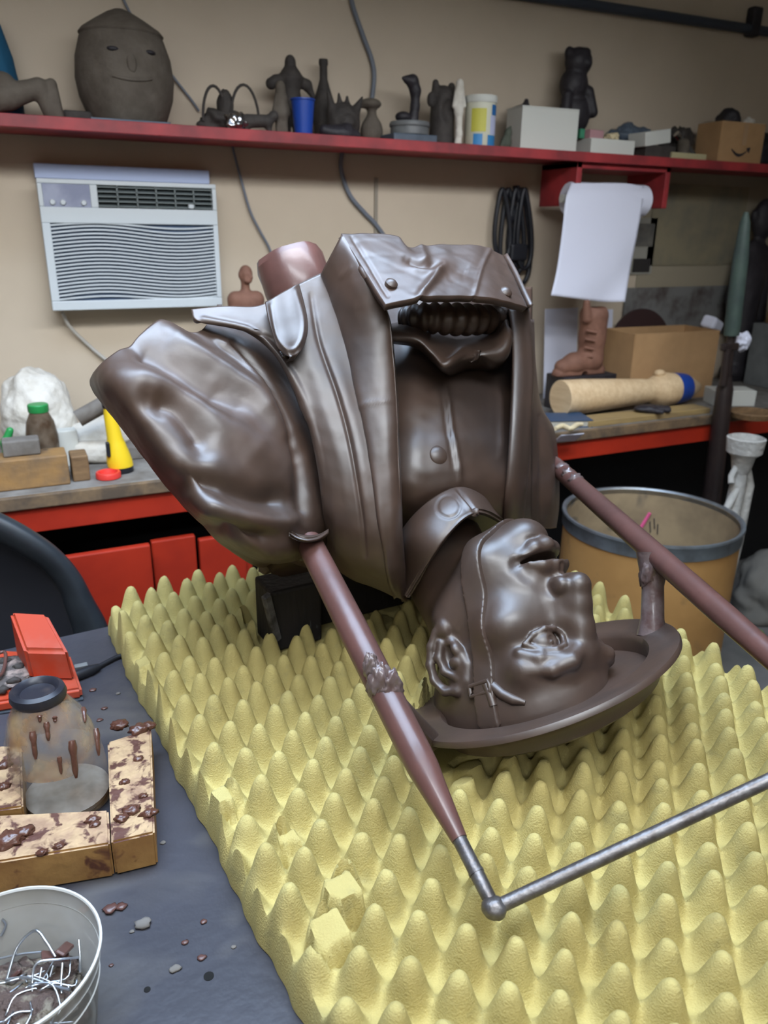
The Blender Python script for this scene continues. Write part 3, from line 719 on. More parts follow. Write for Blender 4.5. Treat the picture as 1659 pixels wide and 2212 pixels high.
# ---------------------------------------------------------------- head
neck_end = ((TN - _F*0.115*K - _U*0.02*K) - HT) @ HR/HS
def build_head():
    S = Sdf((-0.112, -0.135, -0.27), (0.112, 0.140, 0.12), 0.0014)
    X = (S.ax[0][:, None, None], S.ax[1][None, :, None], S.ax[2][None, None, :])
    S.D = S.ell(X, (0, -0.004, 0.035), (0.074, 0.096, 0.088)).astype(np.float32)
    full = (slice(None),)*3
    S._mix(full, S.ell(X, (0, 0.020, -0.035), (0.061, 0.068, 0.083)), 0.02, 'add')
    S.e((0, 0.040, -0.078), (0.050, 0.046, 0.040), 0.02)
    S.c([(-0.054, -0.004, -0.058), (-0.034, 0.050, -0.095), (0, 0.068, -0.104)], [0.017, 0.016, 0.018], 0.022)
    S.c([(0.054, -0.004, -0.058), (0.034, 0.050, -0.095), (0, 0.068, -0.104)], [0.017, 0.016, 0.018], 0.022)
    S.e((0, 0.052, -0.045), (0.047, 0.036, 0.042), 0.018)
    S.c([(0, -0.020, -0.06), tuple(neck_end)], [0.048, 0.054], 0.025)
    # chin ball
    S.e((0, 0.0790, -0.1060), (0.0205, 0.0175, 0.0165), 0.014)
    S.c([(-0.014, 0.0935, -0.0945), (0.014, 0.0935, -0.0945)], 0.0022, 0.008, 'sub')
    for s in (-1, 1):
        S.e((s*0.044, 0.050, -0.028), (0.022, 0.022, 0.018), 0.02)
    # brow and sockets
    S.c([(-0.052, 0.058, 0.016), (-0.024, 0.080, 0.017), (0, 0.086, 0.015), (0.024, 0.080, 0.017), (0.052, 0.058, 0.016)], [0.013, 0.013, 0.012, 0.013, 0.013], 0.016)
    # nose body first, so the sockets fall away from it
    S.c([(0, 0.080, 0.010), (0, 0.090, -0.010), (0, 0.094, -0.034)], [0.0120, 0.0135, 0.0165], 0.014)
    for s in (-1, 1):
        S.e((s*0.036, 0.099, -0.001), (0.021, 0.023, 0.0135), 0.010, 'sub')
        S.e((s*0.0325, 0.0715, -0.001), 0.0150, 0.002)
        S.c([(s*0.0165, 0.0860, -0.0030), (s*0.0235, 0.0888, 0.0072), (s*0.0335, 0.0865, 0.0095), (s*0.0440, 0.0785, 0.0060), (s*0.0525, 0.0695, -0.0040)], [0.0022, 0.0028, 0.0032, 0.0028, 0.0022], 0.0018)
        S.c([(s*0.0165, 0.0860, -0.0030), (s*0.0250, 0.0860, -0.0105), (s*0.0350, 0.0838, -0.0120), (s*0.0440, 0.0768, -0.0100), (s*0.0525, 0.0695, -0.0040)], [0.0022, 0.0026, 0.0028, 0.0026, 0.0022], 0.0022)
        # carved iris with a lit fleck
        S.e((s*0.0325, 0.0885, -0.0010), (0.0062, 0.0045, 0.0062), 0.0008, 'sub')
        S.e((s*0.0345, 0.0850, 0.0012), (0.0022, 0.0026, 0.0022), 0.0008)
        # lid fold, brow, bag under the eye
        S.c([(s*0.0330, 0.0880, 0.0165), (s*0.0480, 0.0760, 0.0125), (s*0.0570, 0.0640, 0.0020)], [0.0030, 0.0046, 0.0035], 0.005)
        S.c([(s*0.0120, 0.0945, 0.0150), (s*0.0280, 0.0935, 0.0235), (s*0.0440, 0.0810, 0.0255), (s*0.0580, 0.0620, 0.0170)], [0.0045, 0.0062, 0.0060, 0.004], 0.005)
    # nose ridge, tip and wings
    S.c([(0, 0.0915, 0.012), (0, 0.0975, -0.004), (0, 0.1065, -0.026), (0, 0.1115, -0.040)], [0.0080, 0.0085, 0.0092, 0.0105], 0.010)
    S.e((0, 0.1125, -0.0415), (0.0115, 0.0115, 0.0105), 0.006)
    for s in (-1, 1):
        S.e((s*0.0130, 0.1015, -0.0455), (0.0078, 0.0105, 0.0090), 0.004)
        S.c([(s*0.0205, 0.0960, -0.0385), (s*0.0215, 0.0940, -0.0470)], 0.0014, 0.005, 'sub')
    S.c([(0, 0.1080, -0.0500), (0, 0.0990, -0.0560)], [0.0046, 0.0042], 0.004)
    for s in (-1, 1): S.e((s*0.0080, 0.1050, -0.0550), (0.0042, 0.0070, 0.0055), 0.002, 'sub')
    # muzzle and slightly open mouth
    S.e((0, 0.0680, -0.0720), (0.036, 0.0275, 0.0235), 0.016)
    S.c([(-0.0290, 0.0830, -0.0780), (-0.0150, 0.0955, -0.0705), (0, 0.0995, -0.0690), (0.0150, 0.0955, -0.0705), (0.0290, 0.0830, -0.0780)], [0.0030, 0.0054, 0.0058, 0.0054, 0.0030], 0.007)
    S.c([(-0.0270, 0.0825, -0.0825), (-0.0140, 0.0930, -0.0885), (0, 0.0970, -0.0900), (0.0140, 0.0930, -0.0885), (0.0270, 0.0825, -0.0815)], [0.0030, 0.0062, 0.0070, 0.0062, 0.0030], 0.006)
    S.c([(-0.0285, 0.0865, -0.0795), (-0.0150, 0.1000, -0.0780), (0, 0.1050, -0.0775), (0.0150, 0.1000, -0.0780), (0.0285, 0.0865, -0.0795)], [0.0026, 0.0058, 0.0062, 0.0058, 0.0026], 0.0016, 'sub')
    S.e((0, 0.0840, -0.0788), (0.0265, 0.0240, 0.0046), 0.0015, 'sub')
    S.c([(0, 0.1030, -0.0585), (0, 0.1050, -0.0650)], 0.0020, 0.004, 'sub')
    S.e((-0.0330, 0.0835, -0.0795), 0.0030, 0.008, 'sub'); S.e((0.0330, 0.0835, -0.0795), 0.0030, 0.008, 'sub')
    for s in (-1, 1): S.c([(s*0.0245, 0.0985, -0.0480), (s*0.0350, 0.0900, -0.0650), (s*0.0385, 0.0830, -0.0760)], [0.0018, 0.0018, 0.001], 0.012, 'sub')
    # ears
    for s in (-1, 1):
        def E(a, b, o=0.0): return (s*(0.0705 + 0.42*(-a) + o), -0.006 + a, -0.019 + b)
        S.e(E(-0.003, 0.002, -0.004), (0.006, 0.017, 0.027), 0.006)
        S.c([E(0.011, -0.004), E(0.0125, 0.010), E(0.007, 0.023), E(-0.004, 0.0295), E(-0.015, 0.025), E(-0.021, 0.012), E(-0.0205, -0.003), E(-0.014, -0.019), E(-0.005, -0.030)], [0.0032, 0.0040, 0.0046, 0.0048, 0.0046, 0.0044, 0.0042, 0.0042, 0.0045], 0.003)
        S.e(E(0.002, -0.031), (0.0055, 0.0080, 0.0085), 0.004)
        S.e(E(0.001, -0.002, 0.004), (0.0075, 0.0085, 0.014), 0.003, 'sub')
        S.e(E(-0.010, 0.010, 0.006), (0.006, 0.007, 0.013), 0.003, 'sub')
        S.c([E(0.000, 0.019), E(-0.0095, 0.008), E(-0.0105, -0.006), E(-0.004, -0.019)], [0.0030, 0.0036, 0.0038, 0.0034], 0.003)
        S.e(E(0.0095, -0.007, 0.003), (0.005, 0.0045, 0.0065), 0.003)
        S.e(E(0.0035, 0.004, 0.002), (0.004, 0.0065, 0.0055), 0.003)
    # cut where the casting was divided, behind the near ear
    nrm = np.cross(np.array([0.075, -0.118, 0.02]), np.array([0.0, 0.06, 1.0])); nrm /= np.linalg.norm(nrm)
    if nrm[0] > 0: nrm = -nrm
    p0 = np.array([-0.093, -0.030, -0.02])
    cut = ((X[0]-p0[0])*nrm[0] + (X[1]-p0[1])*nrm[1] + (X[2]-p0[2])*nrm[2]).astype(np.float32)
    # under chin height the neck is kept whole
    keep = -0.075 - X[2]
    cutk = np.where(keep > 0, cut - keep*1.2, cut)
    top = (X[2] - (BR[2]+0.028+BR[3]*X[0]+BR[4]*X[1])).astype(np.float32)*0.9
    D = np.maximum(np.maximum(S.D, cutk), top)
    P, Q = S.mesh(D)
    bm_o = mobj('head', head_w(P)-BASE, Q, WX, bust, True)
    sharp(bm_o, 70)
    # chin strap: a slab of slightly grown head surface
    nd = np.array([0.0, 0.971, 0.237]); q0 = np.array([0.0, 0.0385, -0.048])
    slab = np.abs((X[1]-q0[1])*nd[1] + (X[2]-q0[2])*nd[2] + 0*X[0]) - 0.0105
    B = S.D
    strap = np.maximum.reduce([B-0.0042, slab.astype(np.float32), -(B+0.006), top+0.01*0.9, (-(X[2]+0.135)+0*B)])
    strap = np.maximum(strap, cutk)
    P, Q = S.mesh(strap.astype(np.float32))
    o = mobj('chin_strap', head_w(P)-BASE, Q, WX, bust, True); sharp(o, 55)
    return S, D
HEAD_S, HEAD_D = build_head()
def head_hit(px, py, lift=0.0):
    """point of the head surface under a pixel, lifted towards the viewer"""
    d = ray(px, py)
    for k in np.arange(0.75, 1.5, 0.0008):
        L = ((CAM + d*k) - HT) @ HR/HS
        i = np.round((L-HEAD_S.lo)/HEAD_S.vox).astype(int)
        if np.all(i >= 0) and np.all(i < HEAD_S.n) and HEAD_D[tuple(i)] < 0: return CAM + d*(k-lift)
    return None
def brim_pt(deg, r, dz=0.0):
    a = math.radians(deg); x, y = BR[0]+BR[5]*r*math.cos(a), BR[1]+BR[6]*r*math.sin(a)
    return head_w(np.array([[x, y, BR[2]+BR[3]*x+BR[4]*y+dz]]))[0]


# helmet
def build_helmet():
    n = 120
    prof = [(0.74, 0.020), (0.75, 0.008), (0.775, 0.003), (0.82, 0.002), (0.90, 0.0005), (0.975, -0.001), (0.995, -0.0005), (1.0, 0.002), (0.995, 0.0050), (0.97, 0.0062), (0.90, 0.009), (0.84, 0.013), (0.80, 0.019), (0.775, 0.027), (0.70, 0.032), (0.4, 0.034), (0.0, 0.034)]
    V, Fc = [], []
    for r, dz in prof:
        for k in range(n):
            a = 2*math.pi*k/n; x, y = BR[0]+BR[5]*r*math.cos(a), BR[1]+BR[6]*r*math.sin(a)
            V.append((x, y, BR[2]+BR[3]*x+BR[4]*y+dz))
    for i in range(len(prof)-1):
        for k in range(n):
            k2 = (k+1) % n; Fc.append((i*n+k, i*n+k2, (i+1)*n+k2, (i+1)*n+k))
    Fc.append(tuple(range(n)))
    o = mobj('helmet', V, Fc, WX, bust, True)
    bm = bmesh.new(); bm.from_mesh(o.data)
    bmesh.ops.remove_doubles(bm, verts=bm.verts, dist=1e-5)
    for v in bm.verts: v.co = Vector(head_w(np.array(v.co)[None])[0]-BASE)
    bmesh.ops.recalc_face_normals(bm, faces=bm.faces)
    bm.to_mesh(o.data); bm.free()
    sharp(o, 45)
build_helmet()
# strap buckle in front of the ear
def hpx(px, py, like):
    """head point whose pixel is (px,py) at the depth of head-frame point like"""
    d = float((head_w(np.array([like]))[0]-CAM) @ CM[2]); return at_depth(px, py, d)
bk = [(1014, 1484), (1054, 1470), (1060, 1492), (1018, 1506)]
lift = 0.006
pts = [head_hit(x, y, lift) for x, y in bk]
pts.append(pts[0]); dense = []
for a, b in zip(pts[:-1], pts[1:]): dense += [a*(1-k)+b*k for k in (0, 0.33, 0.66)]
tube('strap_buckle', np.array(dense+[dense[0]])-BASE, 0.0038, WX, bust, n=8)
lo_ = [head_hit(x, y, 0.003) for x, y in ((1050, 1478), (1058, 1500), (1066, 1525))]
lo_ = [q for q in lo_ if q is not None]
if len(lo_) > 1: tube('strap_loop', np.array(lo_)-BASE, 0.006, WX, bust, n=8)
fd = [q for q in (head_hit(x, y, 0.0) for x, y in ((1062, 1480), (1085, 1500), (1110, 1512), (1135, 1518))) if q is not None]
if len(fd) > 2: tube('strap_end', np.array(fd)-BASE, [0.008]*(len(fd)-1)+[0.004], WX, bust, n=8)

# ---------------------------------------------------------------- casting rods (part of the wax)
TIP = on_z(1068, 1962, PEAK_Z+0.022)
S1 = T(672, 1180, -0.03)
def rodpt(k): return S1 + (TIP-S1)*k
def kfor(px, py):
    ks = np.linspace(0, 1, 400); uv = project(np.array([rodpt(k) for k in ks])); return ks[np.argmin(np.abs(uv[:, 1]-py))]
k1, k2, k3 = kfor(0, 1660), kfor(0, 1815), kfor(0, 1885)
r0 = 31*mpp(rodpt(0.2))
tube('casting_rod', np.array([rodpt(k) for k in (-0.02, 0.0, 0.1, 0.3, k1-0.05, k1, k1+(k2-k1)*0.35, k1+(k2-k1)*0.75, k2)])-BASE, [r0*0.95, r0*0.98, r0, r0*1.03, r0*0.96, r0*0.92, r0*0.74, r0*0.56, r0*0.44], MT['redwax'], bust, n=22)
tube('metal_tube', np.array([rodpt(k) for k in (k2-0.01, k3, 0.985)])-BASE, [r0*0.40, r0*0.39, r0*0.37], MT['steel'], bust, n=16)
tube('tube_sleeve', np.array([rodpt(k) for k in (k3-0.004, k3+0.002)])-BASE, [r0*0.42, r0*0.42], MT['steel'], bust, n=16)
o = blob('rod_joint', TIP-BASE, (r0*0.62, r0*0.62, r0*0.62), MT['steel'], bust, seed=2, amp=0.1, sub=3)
CROSS = at_depth(1862, 1592, 0.80)
tube('cross_rod', np.array([TIP, TIP*0.5+CROSS*0.5, CROSS])-BASE, r0*0.36, MT['steel'], bust, n=16)
S2 = T(1206, 1012, -0.11)
E2 = CROSS
def rp2(k): return S2 + (E2-S2)*k
r2 = 0.0172
tube('casting_rod', np.array([rp2(k) for k in (-0.03, 0.1, 0.3, 0.5, 0.7, 0.9, 1.0)])-BASE, [r2, r2, r2*1.02, r2*1.02, r2*0.98, r2*0.8, r2*0.5], MT['redwax'], bust, n=22)
# branches from the rods to the brim
kb = kfor(0, 1490); a0 = rodpt(kb)
b0 = brim_pt(200, 0.97, 0.004)
tube('casting_branch', np.array([a0, a0*0.72+b0*0.28, a0*0.3+b0*0.7, b0])-BASE, [0.014, 0.0135, 0.0145, 0.0165], WX, bust, n=4 if False else 14)
uv2 = [abs(project(rp2(k))[0][0]-1412) for k in np.linspace(0, 1, 300)]; kk = np.linspace(0, 1, 300)[int(np.argmin(uv2))]
a1 = rp2(kk); b1 = brim_pt(38, 0.88, 0.008)
tube('casting_branch', np.array([a1, a1*0.6+b1*0.4, a1*0.2+b1*0.8, b1])-BASE, [0.026, 0.0165, 0.0175, 0.023], MT['weld'], bust, n=18)
def weld(px, py, dep, rad, seed, sc=(1, 1, 1)):
    c_ = at_depth(px, py, dep); blob('wax_weld', c_-BASE, np.array(sc)*rad, MT['weld'], bust, seed=seed, amp=0.22, freq=9, sub=4)
dz = float((a0-CAM) @ CM[2])
weld(820, 1475, dz-0.010, 0.016, 3, (0.9, 0.9, 1.6)); weld(842, 1490, dz-0.010, 0.017, 5, (1.0, 0.8, 1.5)); weld(800, 1440, dz-0.008, 0.012, 6, (0.8, 0.8, 1.5))
d2 = float((a1-CAM) @ CM[2])
weld(1408, 1238, d2-0.006, 0.019, 7, (1, 0.8, 1.4))
for k, s in ((0.02, 11), (0.06, 12), (0.10, 13)):
    q = rp2(k) + np.array([-0.004, -0.006, 0.008]); blob('wax_weld', q-BASE, (0.014, 0.012, 0.012), MT['weld'], bust, seed=s, amp=0.25, freq=9, sub=3)
q = rodpt(0.01); blob('wax_weld', q-BASE, (r0*0.9, r0*0.9, r0*0.7), MT['weld'], bust, seed=19, amp=0.15, freq=9, sub=3)

# dark prop under the near shoulder
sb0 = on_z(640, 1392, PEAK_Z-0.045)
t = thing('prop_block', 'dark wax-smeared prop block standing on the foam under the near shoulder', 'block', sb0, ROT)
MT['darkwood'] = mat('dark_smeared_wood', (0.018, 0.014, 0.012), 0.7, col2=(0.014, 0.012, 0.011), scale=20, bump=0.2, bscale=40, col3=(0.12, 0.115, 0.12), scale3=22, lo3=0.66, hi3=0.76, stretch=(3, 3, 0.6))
box('block', (0.0, 0.03, 0.058), (0.095, 0.08, 0.116), MT['darkwood'], t, bev=0.006)
bobj('grey_strip', bm_box((0, 0, 0), (0.016, 0.012, 0.105), 0.003, 1), mat('grey_smear', (0.13, 0.125, 0.13), 0.5, col2=(0.03, 0.028, 0.028), scale=40), t, False, (-0.052, -0.02, 0.075), rot=(0.1, -0.28, 0.3))
box('shade_filler_block', (0.15, 0.075, 0.055), (0.23, 0.07, 0.11), MT['darkwood'], t, bev=0.005)  # dark box added to stand for the deep shade under the coat
# ---------------------------------------------------------------- background things
def sdf_obj(name, prims, m, parent=None, vox=0.003, loc=None, pad=0.012, rz=0.0, flat=None):
    lo = np.array([9.0]*3); hi = -lo
    for p in prims:
        if p[0] == 'e':
            r = np.array(p[2] if not np.isscalar(p[2]) else (p[2],)*3); lo = np.minimum(lo, np.array(p[1])-r); hi = np.maximum(hi, np.array(p[1])+r)
        else:
            for q in p[1]: lo = np.minimum(lo, np.array(q)-max(np.atleast_1d(p[2]))); hi = np.maximum(hi, np.array(q)+max(np.atleast_1d(p[2])))
    S = Sdf(lo-pad, hi+pad, vox)
    for p in prims:
        k = p[3] if len(p) > 3 else 0.01; op = p[4] if len(p) > 4 else 'add'
        (S.e if p[0] == 'e' else S.c)(p[1], p[2], k, op)
    if flat is not None: S.D = np.maximum(S.D, (flat - S.ax[2])[None, None, :].astype(np.float32))
    P, Q = S.mesh()
    o = mobj(name, P, Q, m, parent, True, loc, rz); return o
def put(o, label, cat, group=None): return tag(o, label, cat, group)
C_ = lambda n, c, r=0.7, **k: mat(n, c, r, **k)
MT['clay'] = C_('grey_brown_clay', (0.125, 0.105, 0.085), 0.85, col2=(0.09, 0.074, 0.058), scale=20, bump=0.25, bscale=60)
MT['darkclay'] = C_('dark_clay', (0.055, 0.047, 0.042), 0.75, col2=(0.035, 0.03, 0.028), scale=24, bump=0.3, bscale=70)
MT['blackclay'] = C_('black_bronze', (0.016, 0.014, 0.018), 0.55, col2=(0.03, 0.026, 0.032), scale=20, bump=0.3, bscale=60)
MT['terracotta'] = C_('terracotta', (0.22, 0.105, 0.07), 0.75, col2=(0.16, 0.075, 0.05), scale=16, bump=0.15, bscale=60)
MT['plaster'] = C_('rough_plaster', (0.66, 0.63, 0.57), 0.9, col2=(0.48, 0.44, 0.37), scale=14, mixlo=0.45, mixhi=0.75, bump=0.5, bscale=50)
MT['white'] = C_('white_card', (0.60, 0.61, 0.57), 0.7)
MT['paper'] = C_('white_paper', (0.66, 0.68, 0.80), 0.8)
MT['card'] = C_('brown_cardboard', (0.46, 0.28, 0.135), 0.85, col2=(0.40, 0.24, 0.115), scale=10)
MT['blue'] = C_('blue_plastic', (0.015, 0.06, 0.34), 0.35)
MT['cloth_blue'] = C_('blue_cloth', (0.01, 0.085, 0.17), 0.85, bump=0.3, bscale=40)
MT['navy'] = C_('navy_blue_cover', (0.03, 0.065, 0.13), 0.5)
MT['greyblue'] = C_('grey_blue_plastic', (0.10, 0.13, 0.17), 0.5, col2=(0.06, 0.08, 0.11), scale=12)
MT['grey'] = C_('grey_metal', (0.20, 0.21, 0.21), 0.45, col2=(0.13, 0.135, 0.14), scale=9)
MT['cable'] = C_('grey_cable', (0.16, 0.18, 0.22), 0.5)
MT['blackcable'] = C_('black_cable', (0.012, 0.013, 0.018), 0.45)
MT['green'] = C_('green_plastic', (0.02, 0.24, 0.06), 0.4)
MT['yellow'] = C_('yellow_plastic', (0.75, 0.52, 0.02), 0.4)
MT['red'] = C_('red_plastic', (0.62, 0.04, 0.03), 0.45)
MT['chrome'] = C_('chrome', (0.6, 0.6, 0.62), 0.15, metal=1.0)
MT['glass'] = C_('clear_glass', (0.86, 0.88, 0.86), 0.05, trans=0.92, ior=1.3)
MT['glassbrown'] = C_('stained_glass_jar', (0.30, 0.24, 0.18), 0.12, trans=0.6, ior=1.2, col2=(0.12, 0.07, 0.04), scale=25)
MT['oldwood'] = C_('old_wood', (0.22, 0.13, 0.06), 0.7, col2=(0.13, 0.075, 0.035), scale=10, stretch=(1, 6, 6), bump=0.15)
MT['palewood'] = C_('pale_turned_wood', (0.72, 0.54, 0.33), 0.6, col2=(0.60, 0.42, 0.24), scale=6, stretch=(1.2, 9, 9), bump=0.05)
MT['greywood'] = C_('dusty_grey_wood', (0.19, 0.175, 0.16), 0.85, col2=(0.12, 0.105, 0.09), scale=14, bump=0.2)
MT['cream'] = C_('cream_lump', (0.62, 0.52, 0.33), 0.8, bump=0.2)
MT['acwhite'] = C_('white_appliance_plastic', (0.58, 0.63, 0.66), 0.4)
MT['acblue'] = C_('pale_blue_board', (0.40, 0.47, 0.66), 0.6)
MT['acdark'] = C_('dark_grille', (0.03, 0.045, 0.05), 0.5)
MT['acgroove'] = C_('blue_grey_groove', (0.07, 0.11, 0.19), 0.6)
MT['acpanel'] = C_('silver_control_panel', (0.30, 0.33, 0.46), 0.22, metal=0.3, col2=(0.42, 0.46, 0.60), scale=14)

ZS = SHELF_Z - 0.0055
YS = 2.43
def sx(px, py=250, Y=YS): return float(on_y(px, py, Y)[0])
def sz(px, py, Y=YS): return float(on_y(px, py, Y)[2])
def sm(px, py=250, Y=YS): return mpp(on_y(px, py, Y))
def base(px, Y=YS, z=None): return (sx(px, 260, Y), Y, ZS if z is None else z)

# --- clay pot head
k = sm(278)
t = thing('clay_head_pot', 'big round clay pot head with slit eyes, smiling mouth and cone lid', 'pot', base(278))
hh = sz(278, 75)-ZS; R_ = 101*k
lathe('pot_body', [(R_*0.66, 0), (R_*0.80, hh*0.10), (R_*0.95, hh*0.32), (R_*1.0, hh*0.52), (R_*0.96, hh*0.74), (R_*0.85, hh*0.93), (R_*0.80, hh*0.99), (R_*0.74, hh*0.985), (R_*0.70, hh*0.95)], MT['clay'], t, n=40)
lathe('lid', [(R_*0.83, hh*0.965), (R_*0.85, hh*0.985), (R_*0.78, hh*1.03), (R_*0.5, hh*1.13), (R_*0.25, hh*1.21), (R_*0.1, hh*1.245), (0, hh*1.25)], MT['clay'], t, n=40)
for dx, w in ((-32, 1.0), (40, 0.9)):
    xx = dx*k; yy = -math.sqrt(max((R_*0.98)**2-xx*xx, 0)); z_ = sz(278, 127)-ZS
    e = blob('eye', (xx, yy+0.008, z_), (0.017*w, 0.012, 0.006), MT['blackclay'], t, seed=4, amp=0.1, sub=2)
tube('mouth', [(x_, -math.sqrt((R_*0.99)**2-x_*x_), sz(278, 185)-ZS - 0.008*(1-(x_/(R_*0.4))**2) + 0.004) for x_ in np.linspace(-R_*0.38, R_*0.38, 9)], 0.004, MT['clay'], t, n=8)
blob('nose', (0.0, -R_*0.99, sz(278, 155)-ZS), (0.012, 0.005, 0.022), MT['clay'], t, seed=2, amp=0.1, sub=3)
# --- far left: blue draped cone and reclining lump
t = thing('draped_figure', 'blue cloth draped cone at the left end of the red shelf', 'cloth', base(8, 2.47))
k = sm(10)
h1 = sz(10, 28, 2.47)-ZS
lathe('cloth', [(44*k, 0), (42*k, h1*0.3), (34*k, h1*0.6), (20*k, h1*0.88), (8*k, h1*0.98), (0, h1)], MT['cloth_blue'], t, n=30, warp=lambda V: V*(1+0.06*np.sin(np.arctan2(V[:, 1], V[:, 0])*6+V[:, 2]*20))[:, None]**np.array([1, 1, 0]))
o = sdf_obj('reclining_figure', [('c', [(-0.10, 0, 0.03), (-0.02, 0, 0.05), (0.055, 0, 0.075)], [0.035, 0.03, 0.022]), ('c', [(0.055, 0, 0.075), (0.075, 0, 0.02)], [0.02, 0.018]), ('c', [(0.085, 0.0, 0.085), (0.09, 0, 0.01)], [0.014, 0.018]), ('e', (-0.03, 0, 0.085), (0.03, 0.025, 0.02))], MT['clay'], None, loc=base(42, 2.36), flat=0.0)
put(o, 'knobbly grey clay reclining figure in front of the blue draped cone', 'figurine')
o = box('clay_brick', (0, 0, 0.017), (0.075, 0.05, 0.034), MT['darkclay'], None, bev=0.006, loc=base(168, 2.42)); put(o, 'small dark brick-shaped block left of the clay pot head', 'block')
o = box('paper_slip', (0, 0, 0.004), (0.20, 0.06, 0.008), MT['greyblue'], None, bev=0.002, loc=base(280, 2.31)); put(o, 'flat blue grey slip lying in front of the clay pot head', 'paper')
# --- mask with wire loops
k = sm(490)
t = thing('wire_mask', 'dark face mask with two wire loop lenses on the red shelf', 'mask', base(487, 2.42))
blob('mask_shell', (0, 0, 0.028), (0.072, 0.045, 0.04), MT['darkclay'], t, seed=5, amp=0.2, freq=6, flat=0.0)
blob('mask_ridge', (0.0, 0, 0.075), (0.022, 0.03, 0.045), MT['darkclay'], t, seed=6, amp=0.15)
for s_, w_, hgt in ((-0.035, 0.034, 0.095), (0.052, 0.042, 0.105)):
    tube('wire_loop', [(s_+w_*math.cos(a), -0.02, 0.03+hgt*math.sin(a)*0.95) for a in np.linspace(0, math.pi, 15)], 0.004, MT['darkclay'], t, n=8)
o = blob('chrome_ornament', (0, 0, 0.022), (0.030, 0.022, 0.024), MT['chrome'], None, seed=8, amp=0.35, freq=7, loc=base(510, 2.335), flat=0); put(o, 'small shiny chrome ornament below the wire mask', 'ornament')
o = sdf_obj('grey_animal', [('c', [(-0.03, 0, 0.03), (0.03, 0, 0.034)], [0.018, 0.016]), ('c', [(-0.03, 0, 0.03), (-0.034, 0, 0.006)], 0.008), ('c', [(0.03, 0, 0.03), (0.034, 0, 0.006)], 0.008), ('e', (0.048, 0, 0.048), 0.014)], MT['darkclay'], None, loc=base(556, 2.335), flat=0.0); put(o, 'tiny grey four-legged animal left of the blue cup', 'figurine')
# --- figures
k = sm(630)
def fig(px, Y, prims, m, name, label, cat='figurine', vox=0.003):
    o = sdf_obj(name, prims, m, None, vox=vox, loc=base(px, Y), flat=0.0); put(o, label, cat); return o
h1 = sz(630, 122, 2.44)-ZS
fig(630, 2.44, [('e', (0, 0, h1*0.93), (0.016, 0.015, 0.020)), ('c', [(0, 0, h1*0.9), (0, 0, h1*0.74), (0, 0, h1*0.5)], [0.012, 0.032, 0.024]), ('c', [(0.0, 0, h1*0.74), (-0.045, 0, h1*0.70), (-0.06, 0, h1*0.66)], [0.016, 0.014, 0.016]), ('c', [(0, 0, h1*0.76), (0.05, 0, h1*0.68), (0.068, 0, h1*0.56)], [0.018, 0.014, 0.008]), ('c', [(-0.012, 0, h1*0.5), (-0.016, 0, h1*0.2), (-0.016, 0, 0)], [0.018, 0.012, 0.012]), ('c', [(0.012, 0, h1*0.5), (0.016, 0, h1*0.2), (0.016, 0, 0)], [0.018, 0.012, 0.012])], MT['darkclay'], 'torso_figure', 'dark standing torso figure with arms spread above the blue cup')
fig(608, 2.36, [('e', (0, 0, 0.125), (0.014, 0.014, 0.018)), ('c', [(0, 0, 0.11), (0, 0, 0.06)], [0.014, 0.018]), ('c', [(-0.008, 0, 0.06), (-0.010, 0, 0.0)], [0.011, 0.008]), ('c', [(0.008, 0, 0.06), (0.010, 0, 0.0)], [0.011, 0.008]), ('c', [(-0.012, 0, 0.10), (-0.022, 0, 0.06)], 0.006), ('c', [(0.012, 0, 0.10), (0.022, 0, 0.06)], 0.006)], MT['clay'], 'small_clay_person', 'small pale clay standing person left of the blue cup', vox=0.0025)
k = sm(655)
t = thing('blue_cup', 'small bright blue plastic cup on the red shelf', 'cup', base(655, 2.33))
hc = sz(655, 217, 2.33)-ZS
lathe('cup_wall', [(16.5*k, 0), (18*k, 0.0015), (24*k, hc), (25*k, hc+0.001), (22.5*k, hc), (17*k, 0.005), (0, 0.005)], MT['blue'], t, n=28)
lathe('rim', [(23.8*k, hc-0.002), (25.8*k, hc), (25.5*k, hc+0.0035), (23.5*k, hc+0.003), (23.8*k, hc-0.002)], MT['blue'], t, n=28, closed=False)
h1 = sz(705, 128, 2.46)-ZS
t = thing('clay_bottle', 'dark narrow-necked clay bottle behind the horned pot', 'bottle', base(700, 2.485))
lathe('bottle_body', [(0.026, 0), (0.034, h1*0.25), (0.033, h1*0.5), (0.020, h1*0.66), (0.012, h1*0.78), (0.0115, h1*0.93), (0.014, h1*0.96), (0.014, h1)], MT['darkclay'], t, n=24)
lathe('bottle_mouth', [(0.013, h1), (0.013, h1+0.004), (0.008, h1+0.004), (0.008, h1-0.01), (0, h1-0.01)], MT['darkclay'], t, n=20)
fig(742, 2.40, [('e', (0, 0, 0.05), (0.052, 0.04, 0.055)), ('c', [(-0.035, 0, 0.08), (-0.05, 0, 0.135)], [0.016, 0.003]), ('c', [(0.035, 0, 0.08), (0.062, 0, 0.125)], [0.018, 0.003]), ('c', [(-0.01, 0, 0.09), (-0.015, 0, 0.13)], [0.012, 0.003]), ('c', [(0.012, 0, 0.09), (0.012, 0, 0.122)], [0.012, 0.004]), ('e', (0, -0.035, 0.05), (0.022, 0.015, 0.02))], MT['darkclay'], 'horned_pot', 'dark spiky horned clay head at the middle of the red shelf')
fig(735, 2.33, [('e', (0, 0, 0.014), (0.05, 0.028, 0.024)), ('c', [(-0.05, 0, 0.02), (0.05, 0, 0.012)], [0.016, 0.014]), ('e', (0.02, 0, 0.03), (0.02, 0.016, 0.014))], MT['blackclay'], 'crumpled_rag', 'black crumpled rag at the shelf edge below the horned head', 'rag')
